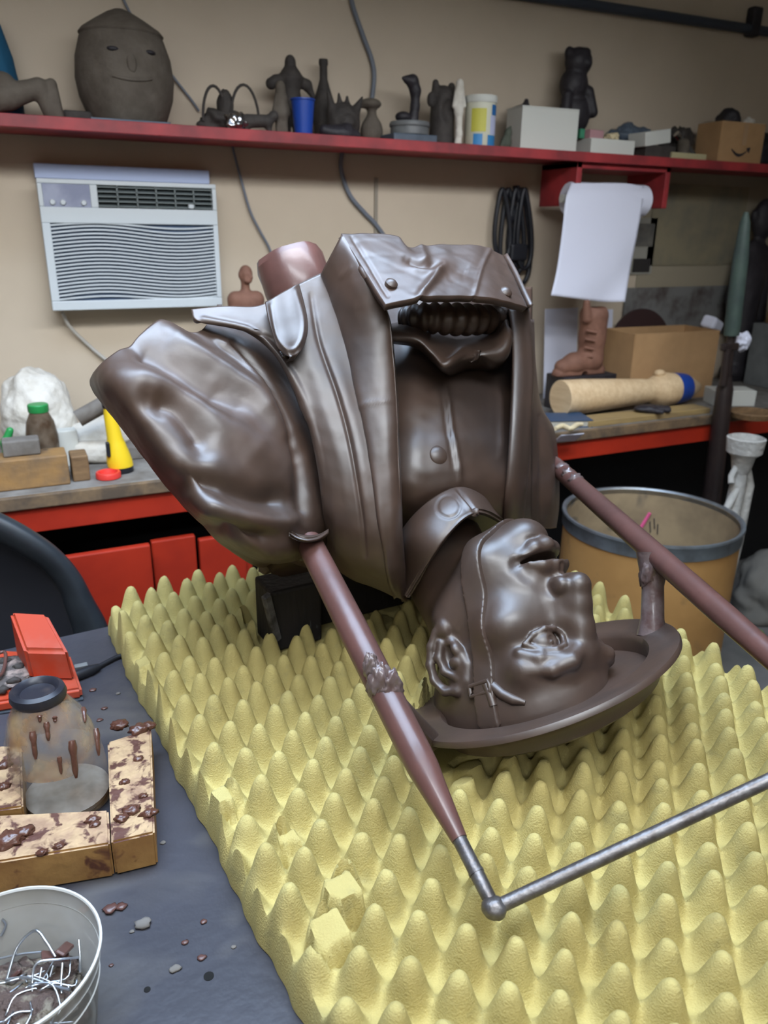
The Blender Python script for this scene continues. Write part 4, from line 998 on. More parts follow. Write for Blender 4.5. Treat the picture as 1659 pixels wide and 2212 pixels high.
fig(803, 2.44, [('e', (0, 0, 0.038), (0.036, 0.03, 0.044)), ('c', [(0, 0, 0.06), (0.0, 0, 0.10)], [0.018, 0.013]), ('e', (-0.004, 0, 0.115), (0.034, 0.03, 0.016)), ('c', [(-0.03, 0, 0.112), (-0.046, 0, 0.10)], [0.008, 0.004])], MT['clay'], 'mushroom_figure', 'grey clay figure with flat mushroom hat beside the snake head')
k = sm(885)
t = thing('flat_tin', 'flat round grey tin carrying a dark snake head', 'tin', base(885, 2.39, ZS+0.028))
lathe('tin_body', [(0.058, 0), (0.060, 0.002), (0.060, 0.022), (0.058, 0.024), (0, 0.024)], MT['grey'], t, n=36)
lathe('tin_lid', [(0.062, 0.024), (0.063, 0.026), (0.063, 0.034), (0.060, 0.038), (0, 0.039)], MT['grey'], t, n=36)
o = box('blue_booklet', (0, 0, 0.0135), (0.15, 0.12, 0.027), MT['greyblue'], None, bev=0.003, loc=base(880, 2.385)); put(o, 'thick blue grey booklet lying under the round tin', 'book')
zt_ = ZS+0.0672; h1 = sz(885, 165, 2.39)-zt_
o = sdf_obj('snake_head', [('c', [(0.012, 0, 0.0), (0.018, 0, h1*0.35), (0.018, 0, h1*0.7), (0.006, 0, h1*0.9), (-0.012, 0, h1*0.92)], [0.017, 0.013, 0.016, 0.018, 0.010]), ('c', [(-0.012, 0, h1*0.93), (-0.026, 0, h1*0.95)], [0.008, 0.004]), ('e', (-0.022, 0, 0.012), (0.026, 0.022, 0.016))], MT['blackclay'], None, vox=0.0025, loc=(sx(885, 250, 2.39), 2.39, zt_), flat=0.0)
put(o, 'black rearing snake neck with hooked head standing on the round tin', 'figurine')
h1 = sz(955, 176, 2.40)-ZS
fig(955, 2.40, [('c', [(0, 0, 0.03), (0, 0, h1*0.75)], [0.040, 0.037], 0.005), ('c', [(-0.026, 0, h1*0.75), (-0.028, 0, h1*0.97)], [0.015, 0.010]), ('c', [(0.028, 0, h1*0.75), (0.030, 0, h1*0.94)], [0.015, 0.011]), ('e', (0, 0, 0.015), (0.044, 0.04, 0.02)), ('e', (-0.045, 0, h1*0.72), (0.010, 0.012, 0.02)), ('e', (0.0, -0.036, h1*0.55), (0.02, 0.012, 0.03), 0.01, 'sub')], MT['darkclay'], 'clay_tower', 'rough brown clay tower with two knobs left of the white figurine')
h1 = sz(990, 170, 2.35)-ZS
fig(990, 2.35, [('e', (0, 0, h1*0.93), (0.012, 0.012, 0.014)), ('c', [(0, 0, h1*0.86), (0, 0, h1*0.55)], [0.012, 0.014]), ('c', [(0, 0, h1*0.5), (0.004, 0, h1*0.2), (0.0, 0, 0)], [0.013, 0.010, 0.013]), ('c', [(-0.01, 0, h1*0.82), (-0.018, 0, h1*0.6)], 0.006), ('c', [(0.01, 0, h1*0.82), (0.02, 0, h1*0.62)], 0.006)], MT['plaster'], 'white_figurine', 'slim white plaster figurine left of the wipes tub', vox=0.0022)
# --- wipes tub
k = sm(1036); Yt = 2.35
t = thing('wipes_tub', 'round white tub with yellow and blue label on the red shelf', 'tub', base(1037, Yt))
hc = sz(1037, 208, Yt)-ZS; r_ = 32*k
lathe('tub_body', [(r_*0.96, 0), (r_, 0.003), (r_, hc*0.86), (r_*0.97, hc*0.87)], C_('cream_tub', (0.62, 0.62, 0.50), 0.5), t, n=36)
lathe('lid', [(r_*1.04, hc*0.86), (r_*1.06, hc*0.88), (r_*1.06, hc*0.97), (r_*1.02, hc), (r_*0.8, hc*1.0), (0, hc*0.995)], MT['white'], t, n=36)
def arc_panel(name, a0, a1, z0, z1, rr, m, parent):
    n = 10; V = []
    for z in (z0, z1):
        for a in np.linspace(a0, a1, n): V.append((rr*math.cos(a), rr*math.sin(a), z))
    return mobj(name, V, [(i, i+1, n+i+1, n+i) for i in range(n-1)], m, parent, True)
A = math.radians
arc_panel('label', A(205), A(262), hc*0.30, hc*0.74, r_*1.012, C_('yellow_label', (0.55, 0.52, 0.08), 0.5), t)
arc_panel('label', A(285), A(340), hc*0.62, hc*0.82, r_*1.012, C_('blue_label', (0.02, 0.13, 0.36), 0.5), t)
arc_panel('label', A(215), A(250), hc*0.04, hc*0.26, r_*1.012, C_('sky_label', (0.05, 0.25, 0.55), 0.5), t)
arc_panel('label', A(270), A(318), hc*0.03, hc*0.24, r_*1.012, C_('blue_label2', (0.03, 0.20, 0.45), 0.5), t)
arc_panel('label', A(280), A(330), hc*0.25, hc*0.61, r_*1.010, C_('pale_label', (0.45, 0.48, 0.66), 0.5), t)
fig(1097, 2.33, [('e', (0, 0, 0.02), (0.018, 0.014, 0.022)), ('e', (0.004, 0, 0.048), (0.013, 0.012, 0.014)), ('c', [(-0.01, 0, 0.03), (-0.02, 0, 0.01)], 0.006), ('c', [(0.006, 0, 0.058), (0.012, 0, 0.068)], [0.006, 0.003])], C_('dull_green', (0.07, 0.08, 0.06), 0.8), 'green_critter', 'little dull green sitting creature left of the white box', vox=0.002)
# --- white box and the lump behind it
t = thing('white_box', 'plain off-white cardboard box on the red shelf', 'box', base(1172, 2.375), A(-4))
k = sm(1172); hb_ = sz(1172, 232, 2.32)-ZS
box('carton', (0, 0, hb_/2), (138*k, 0.10, hb_), MT['white'], t, bev=0.002)
box('lid_flap', (0, 0.004, hb_+0.002), (139*k, 0.105, 0.004), MT['white'], t, bev=0.001)
h0 = ZS
fig(1128, 2.475, [('e', (0, 0, 0.05), (0.055, 0.035, 0.06)), ('e', (0, 0, 0.135), (0.046, 0.035, 0.022)), ('c', [(0, 0, 0.06), (0, 0, 0.13)], [0.03, 0.026]), ('c', [(0.01, 0, 0.15), (0.012, 0, 0.17)], [0.014, 0.008])], MT['blackclay'], 'hatted_lump', 'black hat-shaped lump looking over the white box', 'sculpture')
h1 = sz(1235, 97, 2.46)-ZS
fig(1235, 2.46, [('e', (0.01, 0, h1*0.12), (0.066, 0.045, h1*0.16)), ('e', (0.008, 0, h1*0.40), (0.060, 0.045, h1*0.2)), ('e', (-0.004, 0, h1*0.66), (0.052, 0.042, h1*0.16)), ('e', (0.004, -0.005, h1*0.86), (0.050, 0.040, h1*0.13)), ('e', (-0.035, 0, h1*0.93), (0.016, 0.014, 0.02)), ('e', (0.032, 0, h1*0.95), (0.022, 0.018, 0.016)), ('c', [(0.045, -0.02, h1*0.6), (0.065, -0.03, h1*0.42)], [0.02, 0.018]), ('c', [(-0.045, -0.02, h1*0.55), (-0.055, -0.03, h1*0.36)], [0.018, 0.016]), ('e', (0.02, -0.038, h1*0.84), (0.014, 0.012, 0.012))], MT['blackclay'], 'bear_sculpture', 'tall dark bear-like sculpture behind the white box', 'sculpture')
# --- right end of the shelf
def sbox(name, px0, px1, py0, py1, Y, dep, m, label, cat, rz=0.0, tilt=0.0, zb=None, bev=0.003):
    k = sm((px0+px1)/2, (py0+py1)/2, Y); w = (px1-px0)*k; h = (py1-py0)*k
    z = ZS if zb is None else zb
    o = bobj(name, bm_box((0, 0, h/2), (w, dep, h), bev), m, None, False, (sx((px0+px1)/2, (py0+py1)/2, Y), Y, z), rot=(0, tilt, rz))
    return put(o, label, cat)
sbox('white_tray', 1243, 1362, 294, 326, 2.36, 0.11, MT['white'], 'long flat white tray right of the plain white box', 'tray')
zt_ = ZS + 32*sm(1300, 300, 2.36)+0.0005
sbox('pink_card', 1258, 1300, 273, 292, 2.37, 0.05, C_('pink_card', (0.45, 0.25, 0.27), 0.7), 'small pink printed card on the white tray', 'card', A(8), zb=zt_)
sbox('green_card', 1243, 1256, 271, 290, 2.37, 0.05, C_('green_card', (0.04, 0.22, 0.12), 0.7), 'little green packet on the white tray', 'packet', zb=zt_)
o = blob('cream_lump', (0, 0, 0.012), (0.026, 0.02, 0.014), MT['cream'], None, seed=3, amp=0.3, freq=6, loc=(sx(1322, 285, 2.36), 2.36, zt_), flat=0.0); put(o, 'cream coloured lump on the white tray', 'lump')
sbox('small_white_box', 1366, 1445, 276, 304, 2.35, 0.08, MT['white'], 'small white box tipped up beside the white tray', 'box', A(6), A(-9), zb=ZS+0.046)
sbox('dark_packet', 1366, 1450, 296, 322, 2.36, 0.1, MT['darkclay'], 'dark flat packet under the tipped white box', 'packet')
o = blob('plastic_bag', (0, 0, 0.055), (0.105, 0.05, 0.062), MT['greyblue'], None, seed=21, amp=0.3, freq=6, loc=base(1362, 2.475), flat=0.0, sub=5); put(o, 'crumpled blue grey plastic bag right of the dark bear', 'bag')
o = blob('brown_bundle', (0, 0, 0.06), (0.075, 0.05, 0.07), MT['darkclay'], None, seed=22, amp=0.3, freq=7, loc=base(1466, 2.475), flat=0.0); put(o, 'dark brown bundle behind the leaning glass tube', 'bundle')
t = thing('glass_tube', 'shiny glass tube leaning on the brown bundle', 'tube', (sx(1490, 250, 2.40), 2.40, ZS+0.05))
g0 = np.array([-0.035, 0, 0.035]); g1 = np.array([0.035, -0.01, -0.02])
tube('tube_body', [g0, g0*0.7+g1*0.3, g0*0.3+g1*0.7, g1], [0.010, 0.012, 0.012, 0.010], MT['glass'], t)
tube('tube_cap', [g0*1.02-g1*0.02, g0*1.25-g1*0.25], [0.0125, 0.0125], MT['chrome'], t)
o = sdf_obj('wooden_mallet', [('c', [(0.045, 0, 0.012), (-0.03, 0, 0.02)], [0.01, 0.012]), ('c', [(-0.03, 0.0, 0.005), (-0.03, 0, 0.06)], [0.02, 0.022], 0.003)], MT['clay'], None, loc=base(1497, 2.37), flat=0.0); put(o, 'small brown mallet left of the cardboard box with an arrow', 'mallet')
sbox('paint_stick', 1432, 1536, 318, 333, 2.32, 0.03, C_('pale_yellow_wood', (0.42, 0.38, 0.22), 0.7), 'pale yellow paint stick lying at the shelf edge before the cardboard box', 'stick', A(2), bev=0.001)
k = sm(1585, 300, 2.39)
t = thing('shipping_box', 'open brown shipping box with a curved arrow mark on the red shelf', 'box', base(1583, 2.39), A(-2))
hb_ = sz(1585, 262, 2.33)-ZS; wb_ = 122*k
for nm, c_, s_ in (('front_panel', (0, -0.06, hb_/2), (wb_, 0.004, hb_)), ('back_panel', (0, 0.06, hb_/2), (wb_, 0.004, hb_)), ('side_panel', (-wb_/2, 0, hb_/2), (0.004, 0.12, hb_)), ('side_panel', (wb_/2, 0, hb_/2), (0.004, 0.12, hb_)), ('bottom_panel', (0, 0, 0.003), (wb_, 0.12, 0.005))):
    box(nm, c_, s_, MT['card'], t, bev=0.0008)
box('tape_strip', (0.01, -0.0625, hb_*0.72), (0.02, 0.001, hb_*0.5), C_('pale_tape', (0.42, 0.27, 0.15), 0.4), t, bev=0)
INK = C_('dark_print', (0.03, 0.025, 0.03), 0.7)
sm_pts = [(-0.050+0.088*u, hb_*0.36-0.020*math.sin(math.pi*min(u*1.05, 1))) for u in np.linspace(0, 1, 15)]
V = []; W2 = [0.0012+0.0042*math.sin(math.pi*min(1, 0.1+u*0.95)) for u in np.linspace(0, 1, 15)]
for (x_, z_), w_ in zip(sm_pts, W2): V += [(x_, -0.0633, z_-w_), (x_, -0.0633, z_+w_)]
mobj('arrow_mark', V, [(2*i, 2*i+2, 2*i+3, 2*i+1) for i in range(14)], INK, t, False)
mobj('arrow_tip', [(0.024, -0.0633, hb_*0.36+0.006), (0.046, -0.0633, hb_*0.36+0.010), (0.040, -0.0633, hb_*0.36-0.012)], [(0, 1, 2)], INK, t, False)
o = blob('dark_ball', (0, 0, 0), (0.045, 0.045, 0.045), MT['blackclay'], None, seed=31, amp=0.15, freq=5, loc=(sx(1578, 230, 2.40), 2.40, ZS+hb_+0.008)); put(o, 'dark lumpy ball sticking out of the shipping box', 'ball')
o = blob('grey_wad', (0, 0, 0), (0.026, 0.026, 0.026), MT['plaster'], None, seed=32, amp=0.3, freq=6, loc=(sx(1620, 240, 2.38), 2.38, ZS+hb_)); put(o, 'crumpled grey wad at the right in the shipping box', 'wad')
o = blob('dark_sack', (0, 0, 0.06), (0.11, 0.05, 0.085), MT['blackclay'], None, seed=33, amp=0.25, freq=5, loc=(sx(1680, 230, 2.49), 2.49, ZS), flat=0.0); put(o, 'black sack behind the shipping box at the right shelf end', 'sack')
# --- pipe and cables
def wall_path(pts, off=0.012): return [on_y(x, y, YW-off) for x, y in pts]
t = thing('conduit_pipe', 'dark blue grey conduit pipe running along the wall near the ceiling', 'pipe', on_y(1400, 40, YW-0.02))
tl = np.array(t.location)
MT['pipe'] = C_('blue_grey_pipe', (0.045, 0.055, 0.075), 0.5)
a_, b_ = on_y(1060, -22, YW-0.02), on_y(1720, 78, YW-0.02)
tube('pipe', np.array([a_*(1-q)+b_*q for q in (0, 0.5, 1)])-tl, 0.017, MT['pipe'], t)
box('pipe_clamp', on_y(1628, 48, YW-0.02)-tl, (0.05, 0.04, 0.10), MT['blackclay'], t, bev=0.008)
def cable(name, pts, r, m, label, off=0.012, n=60):
    P = np.array(wall_path(pts, off)); o = tube(name, P-P[0], r, m, None, n=8, smooth_pts=n, loc=P[0]); put(o, label, 'cable')
cable('wall_cable', [(262, -12), (282, 30), (320, 95), (382, 176), (412, 214), (430, 240)], 0.0035, MT['cable'], 'thin grey cable hanging down behind the clay pot head')
cable('wall_cable', [(496, 255), (500, 305), (520, 385), (540, 455), (562, 500), (585, 545), (592, 600)], 0.004, MT['cable'], 'thin grey cable dangling right of the air conditioner')
cable('wall_cable', [(757, -12), (764, 20), (785, 80), (803, 130), (808, 170), (800, 240)], 0.0075, MT['cable'], 'thick blue grey cable above the shelf')
cable('wall_cable', [(752, 270), (741, 320), (737, 365), (755, 420), (788, 460), (812, 485), (840, 525), (860, 560)], 0.0075, MT['cable'], 'thick blue grey cable curving below the shelf towards the satchel flap')
cable('wall_strap', [(826, 332), (840, 322), (862, 316), (892, 312)], 0.004, C_('pale_strap', (0.42, 0.40, 0.33), 0.7), 'short pale strap under the shelf edge', 0.02, 20)
bpy.data.objects['wall_strap']['category'] = 'strap'

# ---------------------------------------------------------------- air conditioner
ya = YW-0.10
c00, c10, c01, c11 = on_y(80, 386, ya), on_y(467, 397, ya), on_y(112, 671, ya), on_y(480, 662, ya)
ax0, ax1 = float((c00[0]+c01[0])/2), float((c10[0]+c11[0])/2); az1, az0 = float((c00[2]+c10[2])/2), float((c01[2]+c11[2])/2)
aw, ah = ax1-ax0, az1-az0
t = thing('air_conditioner', 'white window air conditioner mounted in the tan wall', 'air conditioner', ((ax0+ax1)/2, YW, az0))
box('casing', (0, -0.0365, ah/2), (aw*0.985, 0.071, ah*0.985), MT['acwhite'], t, bev=0.004)
ff = -0.10
gx0, gx1 = -aw/2+aw*0.315, aw/2-aw*0.025; gz0, gz1 = ah*0.795, ah*0.965
lx0, lx1 = -aw/2+aw*0.045, aw/2-aw*0.03; lz0, lz1 = ah*0.075, ah*0.675
# front frame as bars round the openings
def fbar(x0, x1, z0, z1, nm='frame_bar', d=0.02): return box(nm, ((x0+x1)/2, ff+d/2, (z0+z1)/2), (x1-x0, d, z1-z0), MT['acwhite'], t, bev=0.0025)
fbar(-aw/2, aw/2, gz1, ah); fbar(-aw/2, aw/2, 0, lz0); fbar(-aw/2, aw/2, lz1, gz0)
fbar(-aw/2, lx0, lz0, lz1); fbar(lx1, aw/2, lz0, lz1); fbar(gx1, aw/2, gz0, gz1); fbar(-aw/2, -aw/2+aw*0.025, gz0, gz1)
fbar(-aw/2+aw*0.275, gx0, gz0, gz1)
box('grille_back', ((gx0+gx1)/2, ff+0.022, (gz0+gz1)/2), (gx1-gx0, 0.004, gz1-gz0), MT['acdark'], t, bev=0)
box('louver_back', ((lx0+lx1)/2, ff+0.016, (lz0+lz1)/2), (lx1-lx0, 0.004, lz1-lz0), MT['acgroove'], t, bev=0)
GB = C_('grey_louver', (0.16, 0.19, 0.19), 0.5)
for i in range(1, 6):
    x_ = gx0+(gx1-gx0)*i/6; box('grille_bar', (x_, ff+0.012, (gz0+gz1)/2), (0.0035, 0.014, gz1-gz0), GB, t, bev=0)
for j in range(5):
    z_ = gz0+(gz1-gz0)*(j+0.35)/4.7; box('grille_louver', ((gx0+gx1)/2, ff+0.012, z_), (gx1-gx0, 0.014, 0.0028), GB, t, bev=0)
box('grille_tab', (gx0+(gx1-gx0)*0.80, ff+0.002, gz0+(gz1-gz0)*0.15), (0.016, 0.01, 0.012), MT['acwhite'], t, bev=0.003)
px0, px1 = -aw/2+aw*0.025, -aw/2+aw*0.275
box('control_panel', ((px0+px1)/2, ff+0.008, (gz0+gz1)/2), (px1-px0, 0.012, gz1-gz0), MT['acpanel'], t, bev=0.001)
for q in (0.18, 0.40, 0.84):
    o = lathe('knob', [(0.0075, 0), (0.0075, 0.006), (0.006, 0.009), (0, 0.009)], MT['acwhite'], t, n=18); o.rotation_euler = (math.pi/2, 0, 0); o.location = (px0+(px1-px0)*q, ff+0.003, gz0+(gz1-gz0)*0.2)
NS = 21
def wave(u): return 0.0085*math.sin(2*math.pi*(u-0.02))
for j in range(NS):
    zc = lz0+(lz1-lz0)*(j+0.5)/NS; V = []; n_ = 17; hs = (lz1-lz0)/NS*0.255
    for u in np.linspace(0, 1, n_):
        dz_ = wave(u)*(1 if 0 < j < NS-1 else 0.75); x_ = lx0+(lx1-lx0)*u
        V += [(x_, ff+0.012, zc+dz_-hs), (x_, ff+0.003, zc+dz_-hs*0.8), (x_, ff+0.003, zc+dz_+hs*0.8), (x_, ff+0.012, zc+dz_+hs)]
    F_ = []
    for i in range(n_-1):
        for q in range(3): F_.append((4*i+q, 4*i+4+q, 4*i+5+q, 4*i+1+q))
    mobj('slat', V, F_, MT['acwhite'], t, False)
p0_, p1_ = on_y(72, 352, YW-0.04), on_y(452, 372, YW-0.04)
o = box('backing_board', ((p0_[0]+p1_[0])/2, YW-0.02, (p0_[2]+az1)/2+0.002), (p1_[0]-p0_[0], 0.036, p0_[2]-az1-0.002), MT['acblue'], None, bev=0.002); put(o, 'pale blue board above the air conditioner', 'board')
P = np.array([on_y(135, 676, YW-0.05), on_y(150, 705, YW-0.03), on_y(185, 740, YW-0.015), on_y(222, 772, YW-0.015), on_y(262, 800, YW-0.015), on_y(300, 850, YW-0.02)])
o = tube('power_cord', P-P[0], 0.0055, C_('pale_cord', (0.46, 0.44, 0.40), 0.6), None, n=8, smooth_pts=40, loc=P[0]); put(o, 'pale power cord hanging from the air conditioner', 'cord')

# ---------------------------------------------------------------- paper roll on a red bracket
yp = 2.24
t = thing('roll_bracket', 'red painted bracket holding the paper roll under the shelf', 'bracket', (sx(1302, 400, 2.40), YW, SHELF_Z-0.03))
bx0 = sx(1210, 400, 2.40)-sx(1302, 400, 2.40); bx1 = sx(1398, 400, 2.40)-sx(1302, 400, 2.40)
zb_ = sz(1215, 445, 2.36)-(SHELF_Z-0.03)
for x_ in (bx0, bx1): box('side_board', (x_, -0.15, zb_/2), (0.022, 0.20, -zb_), MT['redshelf'], t, bev=0.002)
box('top_board', ((bx0+bx1)/2, -0.15, -0.01), (bx1-bx0+0.022, 0.20, 0.02), MT['redshelf'], t, bev=0.002)
t = thing('paper_roll', 'white paper roll with a long sheet hanging from the red bracket', 'paper roll', (0, 0, 0))
zr = sz(1310, 432, 2.33); xr0, xr1 = sx(1228, 430, 2.33), sx(1388, 430, 2.33)
t.location = ((xr0+xr1)/2, 2.33, zr); wr = (xr1-xr0)
o = lathe('roll', [(0.018, -wr/2), (0.052, -wr/2), (0.054, -wr/2+0.002), (0.054, wr/2-0.002), (0.052, wr/2), (0.018, wr/2)], MT['paper'], t, n=36); o.rotation_euler = (0, math.pi/2, 0)
tube('core_rod', [(-wr/2-0.03, 0, 0), (wr/2+0.03, 0, 0)], 0.014, MT['white'], t)
sh = [[(1234, 396), (1290, 395), (1350, 396), (1390, 402)], [(1222, 430), (1280, 430), (1345, 432), (1388, 440)], [(1214, 500), (1272, 503), (1336, 505), (1376, 508)], [(1203, 580), (1262, 584), (1324, 586), (1362, 578)], [(1190, 638), (1245, 645), (1300, 652), (1350, 652)]]
dy = [[2.30]*4, [2.272]*4, [2.262]*4, [2.255, 2.256, 2.258, 2.268], [2.245, 2.25, 2.262, 2.24]]
G = np.array([[on_y(x, y, dy[i][j]) for j, (x, y) in enumerate(r)] for i, r in enumerate(sh)])
G = np.swapaxes(catmull(np.swapaxes(catmull(G, 40), 0, 1), 24), 0, 1)
idx = np.arange(40*24).reshape(40, 24)
o = mobj('hanging_sheet', G.reshape(-1, 3)-np.array(t.location), np.stack([idx[:-1, :-1], idx[:-1, 1:], idx[1:, 1:], idx[1:, :-1]], -1).reshape(-1, 4).tolist(), MT['paper'], t, True)
md = o.modifiers.new('thickness', 'SOLIDIFY'); md.thickness = 0.0008
# --- coil of black cable
t = thing('cable_coil', 'coil of black cable hanging on the wall left of the paper roll', 'cable', on_y(1110, 405, YW))
tl = np.array(t.location)
box('hook', (0, -0.015, 0.0), (0.012, 0.03, 0.012), MT['blackclay'], t, bev=0.002)
for i, (xa, xb, yb_, off) in enumerate(((1074, 1122, 605, 0.02), (1092, 1138, 590, 0.03), (1102, 1152, 612, 0.025), (1062, 1108, 560, 0.035), (1112, 1154, 580, 0.04))):
    pts = []
    for a in np.linspace(0, 2*math.pi, 28):
        x_ = (xa+xb)/2 + (xb-xa)/2*math.sin(a)*(0.35+0.65*(1-math.cos(a))/2); y_ = 408 + (yb_-408)*(1-math.cos(a))/2
        pts.append(on_y(x_, y_, YW-off)-tl)
    tube('cable_loop', pts, 0.009, MT['blackcable'], t, n=8)
box('cable_tie', on_y(1118, 545, YW-0.04)-tl, (0.075, 0.03, 0.06), MT['blackcable'], t, bev=0.008)
# --- pinned papers
def pin(name, px0, py0, px1, py1, m, label, off=0.004, cat='picture', border=None):
    a, b = on_y(px0, py0, YW-off), on_y(px1, py1, YW-off)
    w = b[0]-a[0]; h = a[2]-b[2]
    t = thing(name, label, cat, ((a[0]+b[0])/2, YW-off, b[2]))
    box('sheet', (0, 0, h/2), (w, 0.002, h), m, t, bev=0)
    if border:
        for c_, s_ in (((0, -0.003, h-0.006), (w, 0.006, 0.012)), ((0, -0.003, 0.006), (w, 0.006, 0.012)), ((-w/2+0.006, -0.003, h/2), (0.012, 0.006, h)), ((w/2-0.006, -0.003, h/2), (0.012, 0.006, h))):
            box('frame_strip', c_, s_, border, t, bev=0.001)
    return t, w, h
pin('pinned_board', 1405, 345, 1760, 700, C_('tan_panel', (0.30, 0.26, 0.19), 0.8), 'tan panel fixed to the wall right of the paper roll', 0.003, 'panel')
tt, w_, h_ = pin('pinned_drawing', 1416, 395, 1592, 572, C_('aged_drawing', (0.25, 0.215, 0.14), 0.8, col2=(0.17, 0.155, 0.115), scale=5, mixlo=0.4, mixhi=0.62), 'aged brown drawing pinned on the tan panel', 0.008)
tt, w_, h_ = pin('pinned_photograph', 1352, 622, 1585, 720, C_('grey_photo', (0.17, 0.17, 0.165), 0.6, col2=(0.07, 0.055, 0.05), scale=7, mixlo=0.45, mixhi=0.62), 'wide grey photograph pinned below the aged drawing', 0.012)
tt, w_, h_ = pin('photo_strip', 1372, 470, 1406, 592, C_('pale_strip', (0.30, 0.29, 0.25), 0.7), 'narrow pale strip of two small photos right of the paper sheet', 0.008)
box('photo', (0, -0.003, h_*0.16), (w_*0.75, 0.003, h_*0.24), C_('dark_photo', (0.03, 0.028, 0.028), 0.5), tt, bev=0)
box('photo', (0, -0.003, h_*0.70), (w_*0.75, 0.003, h_*0.40), C_('mid_photo', (0.09, 0.09, 0.085), 0.5, col2=(0.16, 0.15, 0.13), scale=20), tt, bev=0)
# ---------------------------------------------------------------- on the back bench
def bx(px, py, z=BENCH_Z): return on_z(px, py, z)
def at_b(px, py_base, Y=None):
    """bench point whose base pixel is given, or the bench point under px at depth Y"""
    if Y is None: return on_z(px, py_base, BENCH_Z)
    q = on_y(px, py_base, Y); return np.array([q[0], Y, BENCH_Z])
def hz(px, py, Y): return float(on_y(px, py, Y)[2])-BENCH_Z
# plaster moulds at the left
P = at_b(78, 0, 2.36); P[0] = on_y(78, 860, 2.36)[0]; k = mpp(on_y(78, 860, 2.36))
o = blob('plaster_mould', (0, 0, 0.12), (76*k, 0.10, hz(78, 792, 2.36)-0.12+0.0), MT['plaster'], None, seed=41, amp=0.10, freq=5, sub=5, loc=P, flat=0.0); put(o, 'big rounded white plaster mould behind the green-lidded jar', 'mould')
P = at_b(205, 0, 2.30); P[0] = on_y(205, 900, 2.30)[0]
o = bobj('plaster_slab', bm_box((0, 0, 0.055), (0.19, 0.10, 0.085), 0.018, 3), MT['plaster'], None, True, P, rot=(0, A(-14), A(8))); put(o, 'tilted white plaster slab mould right of the jar', 'mould')
P = at_b(215, 0, 2.20)
o = bobj('plaster_piece', bm_box((0, 0, 0.035), (0.13, 0.07, 0.055), 0.015, 3), MT['plaster'], None, True, (on_y(208, 940, 2.22)[0], 2.22, BENCH_Z-0.006), rot=(0, A(6), A(-10))); put(o, 'small white plaster piece behind the yellow flashlight', 'mould')
Q = [on_y(168, 905, 2.16), on_y(245, 862, 2.16)]
o = tube('grey_pipe_offcut', np.array(Q)-Q[0], 0.022, MT['greywood'], None, loc=Q[0]); put(o, 'grey pipe offcut leaning across the plaster pieces', 'pipe')
# jar with green lid
Yj = 2.16; P = (float(on_y(92, 950, Yj)[0]), Yj, BENCH_Z+0.0005); k = mpp(on_y(92, 930, Yj))
t = thing('green_lid_jar', 'brownish glass jar with green lid on the back bench', 'jar', P)
hj = hz(92, 872, Yj); r_ = 33*k
lathe('jar_glass', [(r_*0.82, 0), (r_*0.96, 0.006), (r_, hj*0.25), (r_, hj*0.55), (r_*0.85, hj*0.75), (r_*0.58, hj*0.88), (r_*0.56, hj*0.92)], MT['glassbrown'], t, n=30)
lathe('lid', [(r_*0.62, hj*0.89), (r_*0.64, hj*0.90), (r_*0.64, hj*0.985), (r_*0.58, hj), (0, hj)], MT['green'], t, n=30)
o = box('white_carton', (0, 0, 0.05), (0.052, 0.04, 0.10), MT['white'], None, bev=0.003, loc=(on_y(143, 940, 2.22)[0], 2.22, BENCH_Z), rz=0.1); put(o, 'small white carton right of the green-lidded jar', 'carton')
o = sdf_obj('green_clamp', [('c', [(0, 0, 0.0), (0, 0, 0.10)], [0.013, 0.011]), ('c', [(0, 0, 0.10), (0.014, 0, 0.13)], [0.011, 0.009]), ('c', [(-0.012, 0, 0.06), (0.014, 0, 0.06)], [0.009, 0.009])], MT['green'], None, loc=(on_y(8, 930, 2.13)[0], 2.13, BENCH_Z), flat=0.0); put(o, 'bright green plastic clamp at the left photo edge', 'clamp')
# wooden blocks
def bench_box(name, px0, px1, pyt, Yf, dep, m, label, cat, dzb=0.0, bev=0.004, rz=0.0):
    a = on_y(px0, pyt, Yf); b = on_y(px1, pyt, Yf); h = float((a[2]+b[2])/2)-BENCH_Z-dzb
    o = bobj(name, bm_box((0, dep/2, h/2), (b[0]-a[0], dep, h), bev), m, None, False, ((a[0]+b[0])/2, Yf, BENCH_Z+dzb), rz)
    return put(o, label, cat), h
MT['blockwood'] = C_('orange_brown_block', (0.33, 0.18, 0.06), 0.7, col2=(0.15, 0.10, 0.06), scale=9, col3=(0.035, 0.03, 0.025), scale3=9, lo3=0.62, hi3=0.68, bump=0.15)
o, h_ = bench_box('wood_block', -60, 146, 992, 2.035, 0.085, MT['blockwood'], 'long orange brown wooden block at the front of the back bench', 'block')
zt0 = BENCH_Z+h_
o = bobj('grey_block', bm_box((0, 0, 0.02), (0.085, 0.05, 0.04), 0.004), MT['greywood'], None, False, (on_y(45, 960, 2.085)[0], 2.085, zt0+0.0005)); put(o, 'dusty grey block resting on the long wooden block', 'block')
o, h2 = bench_box('wood_offcut', 152, 190, 985, 2.05, 0.07, MT['oldwood'], 'short upright wood offcut left of the red ring', 'block')
o, h2 = bench_box('dark_slab', 196, 310, 968, 2.20, 0.09, MT['greywood'], 'dark slab lying behind the yellow flashlight', 'slab')
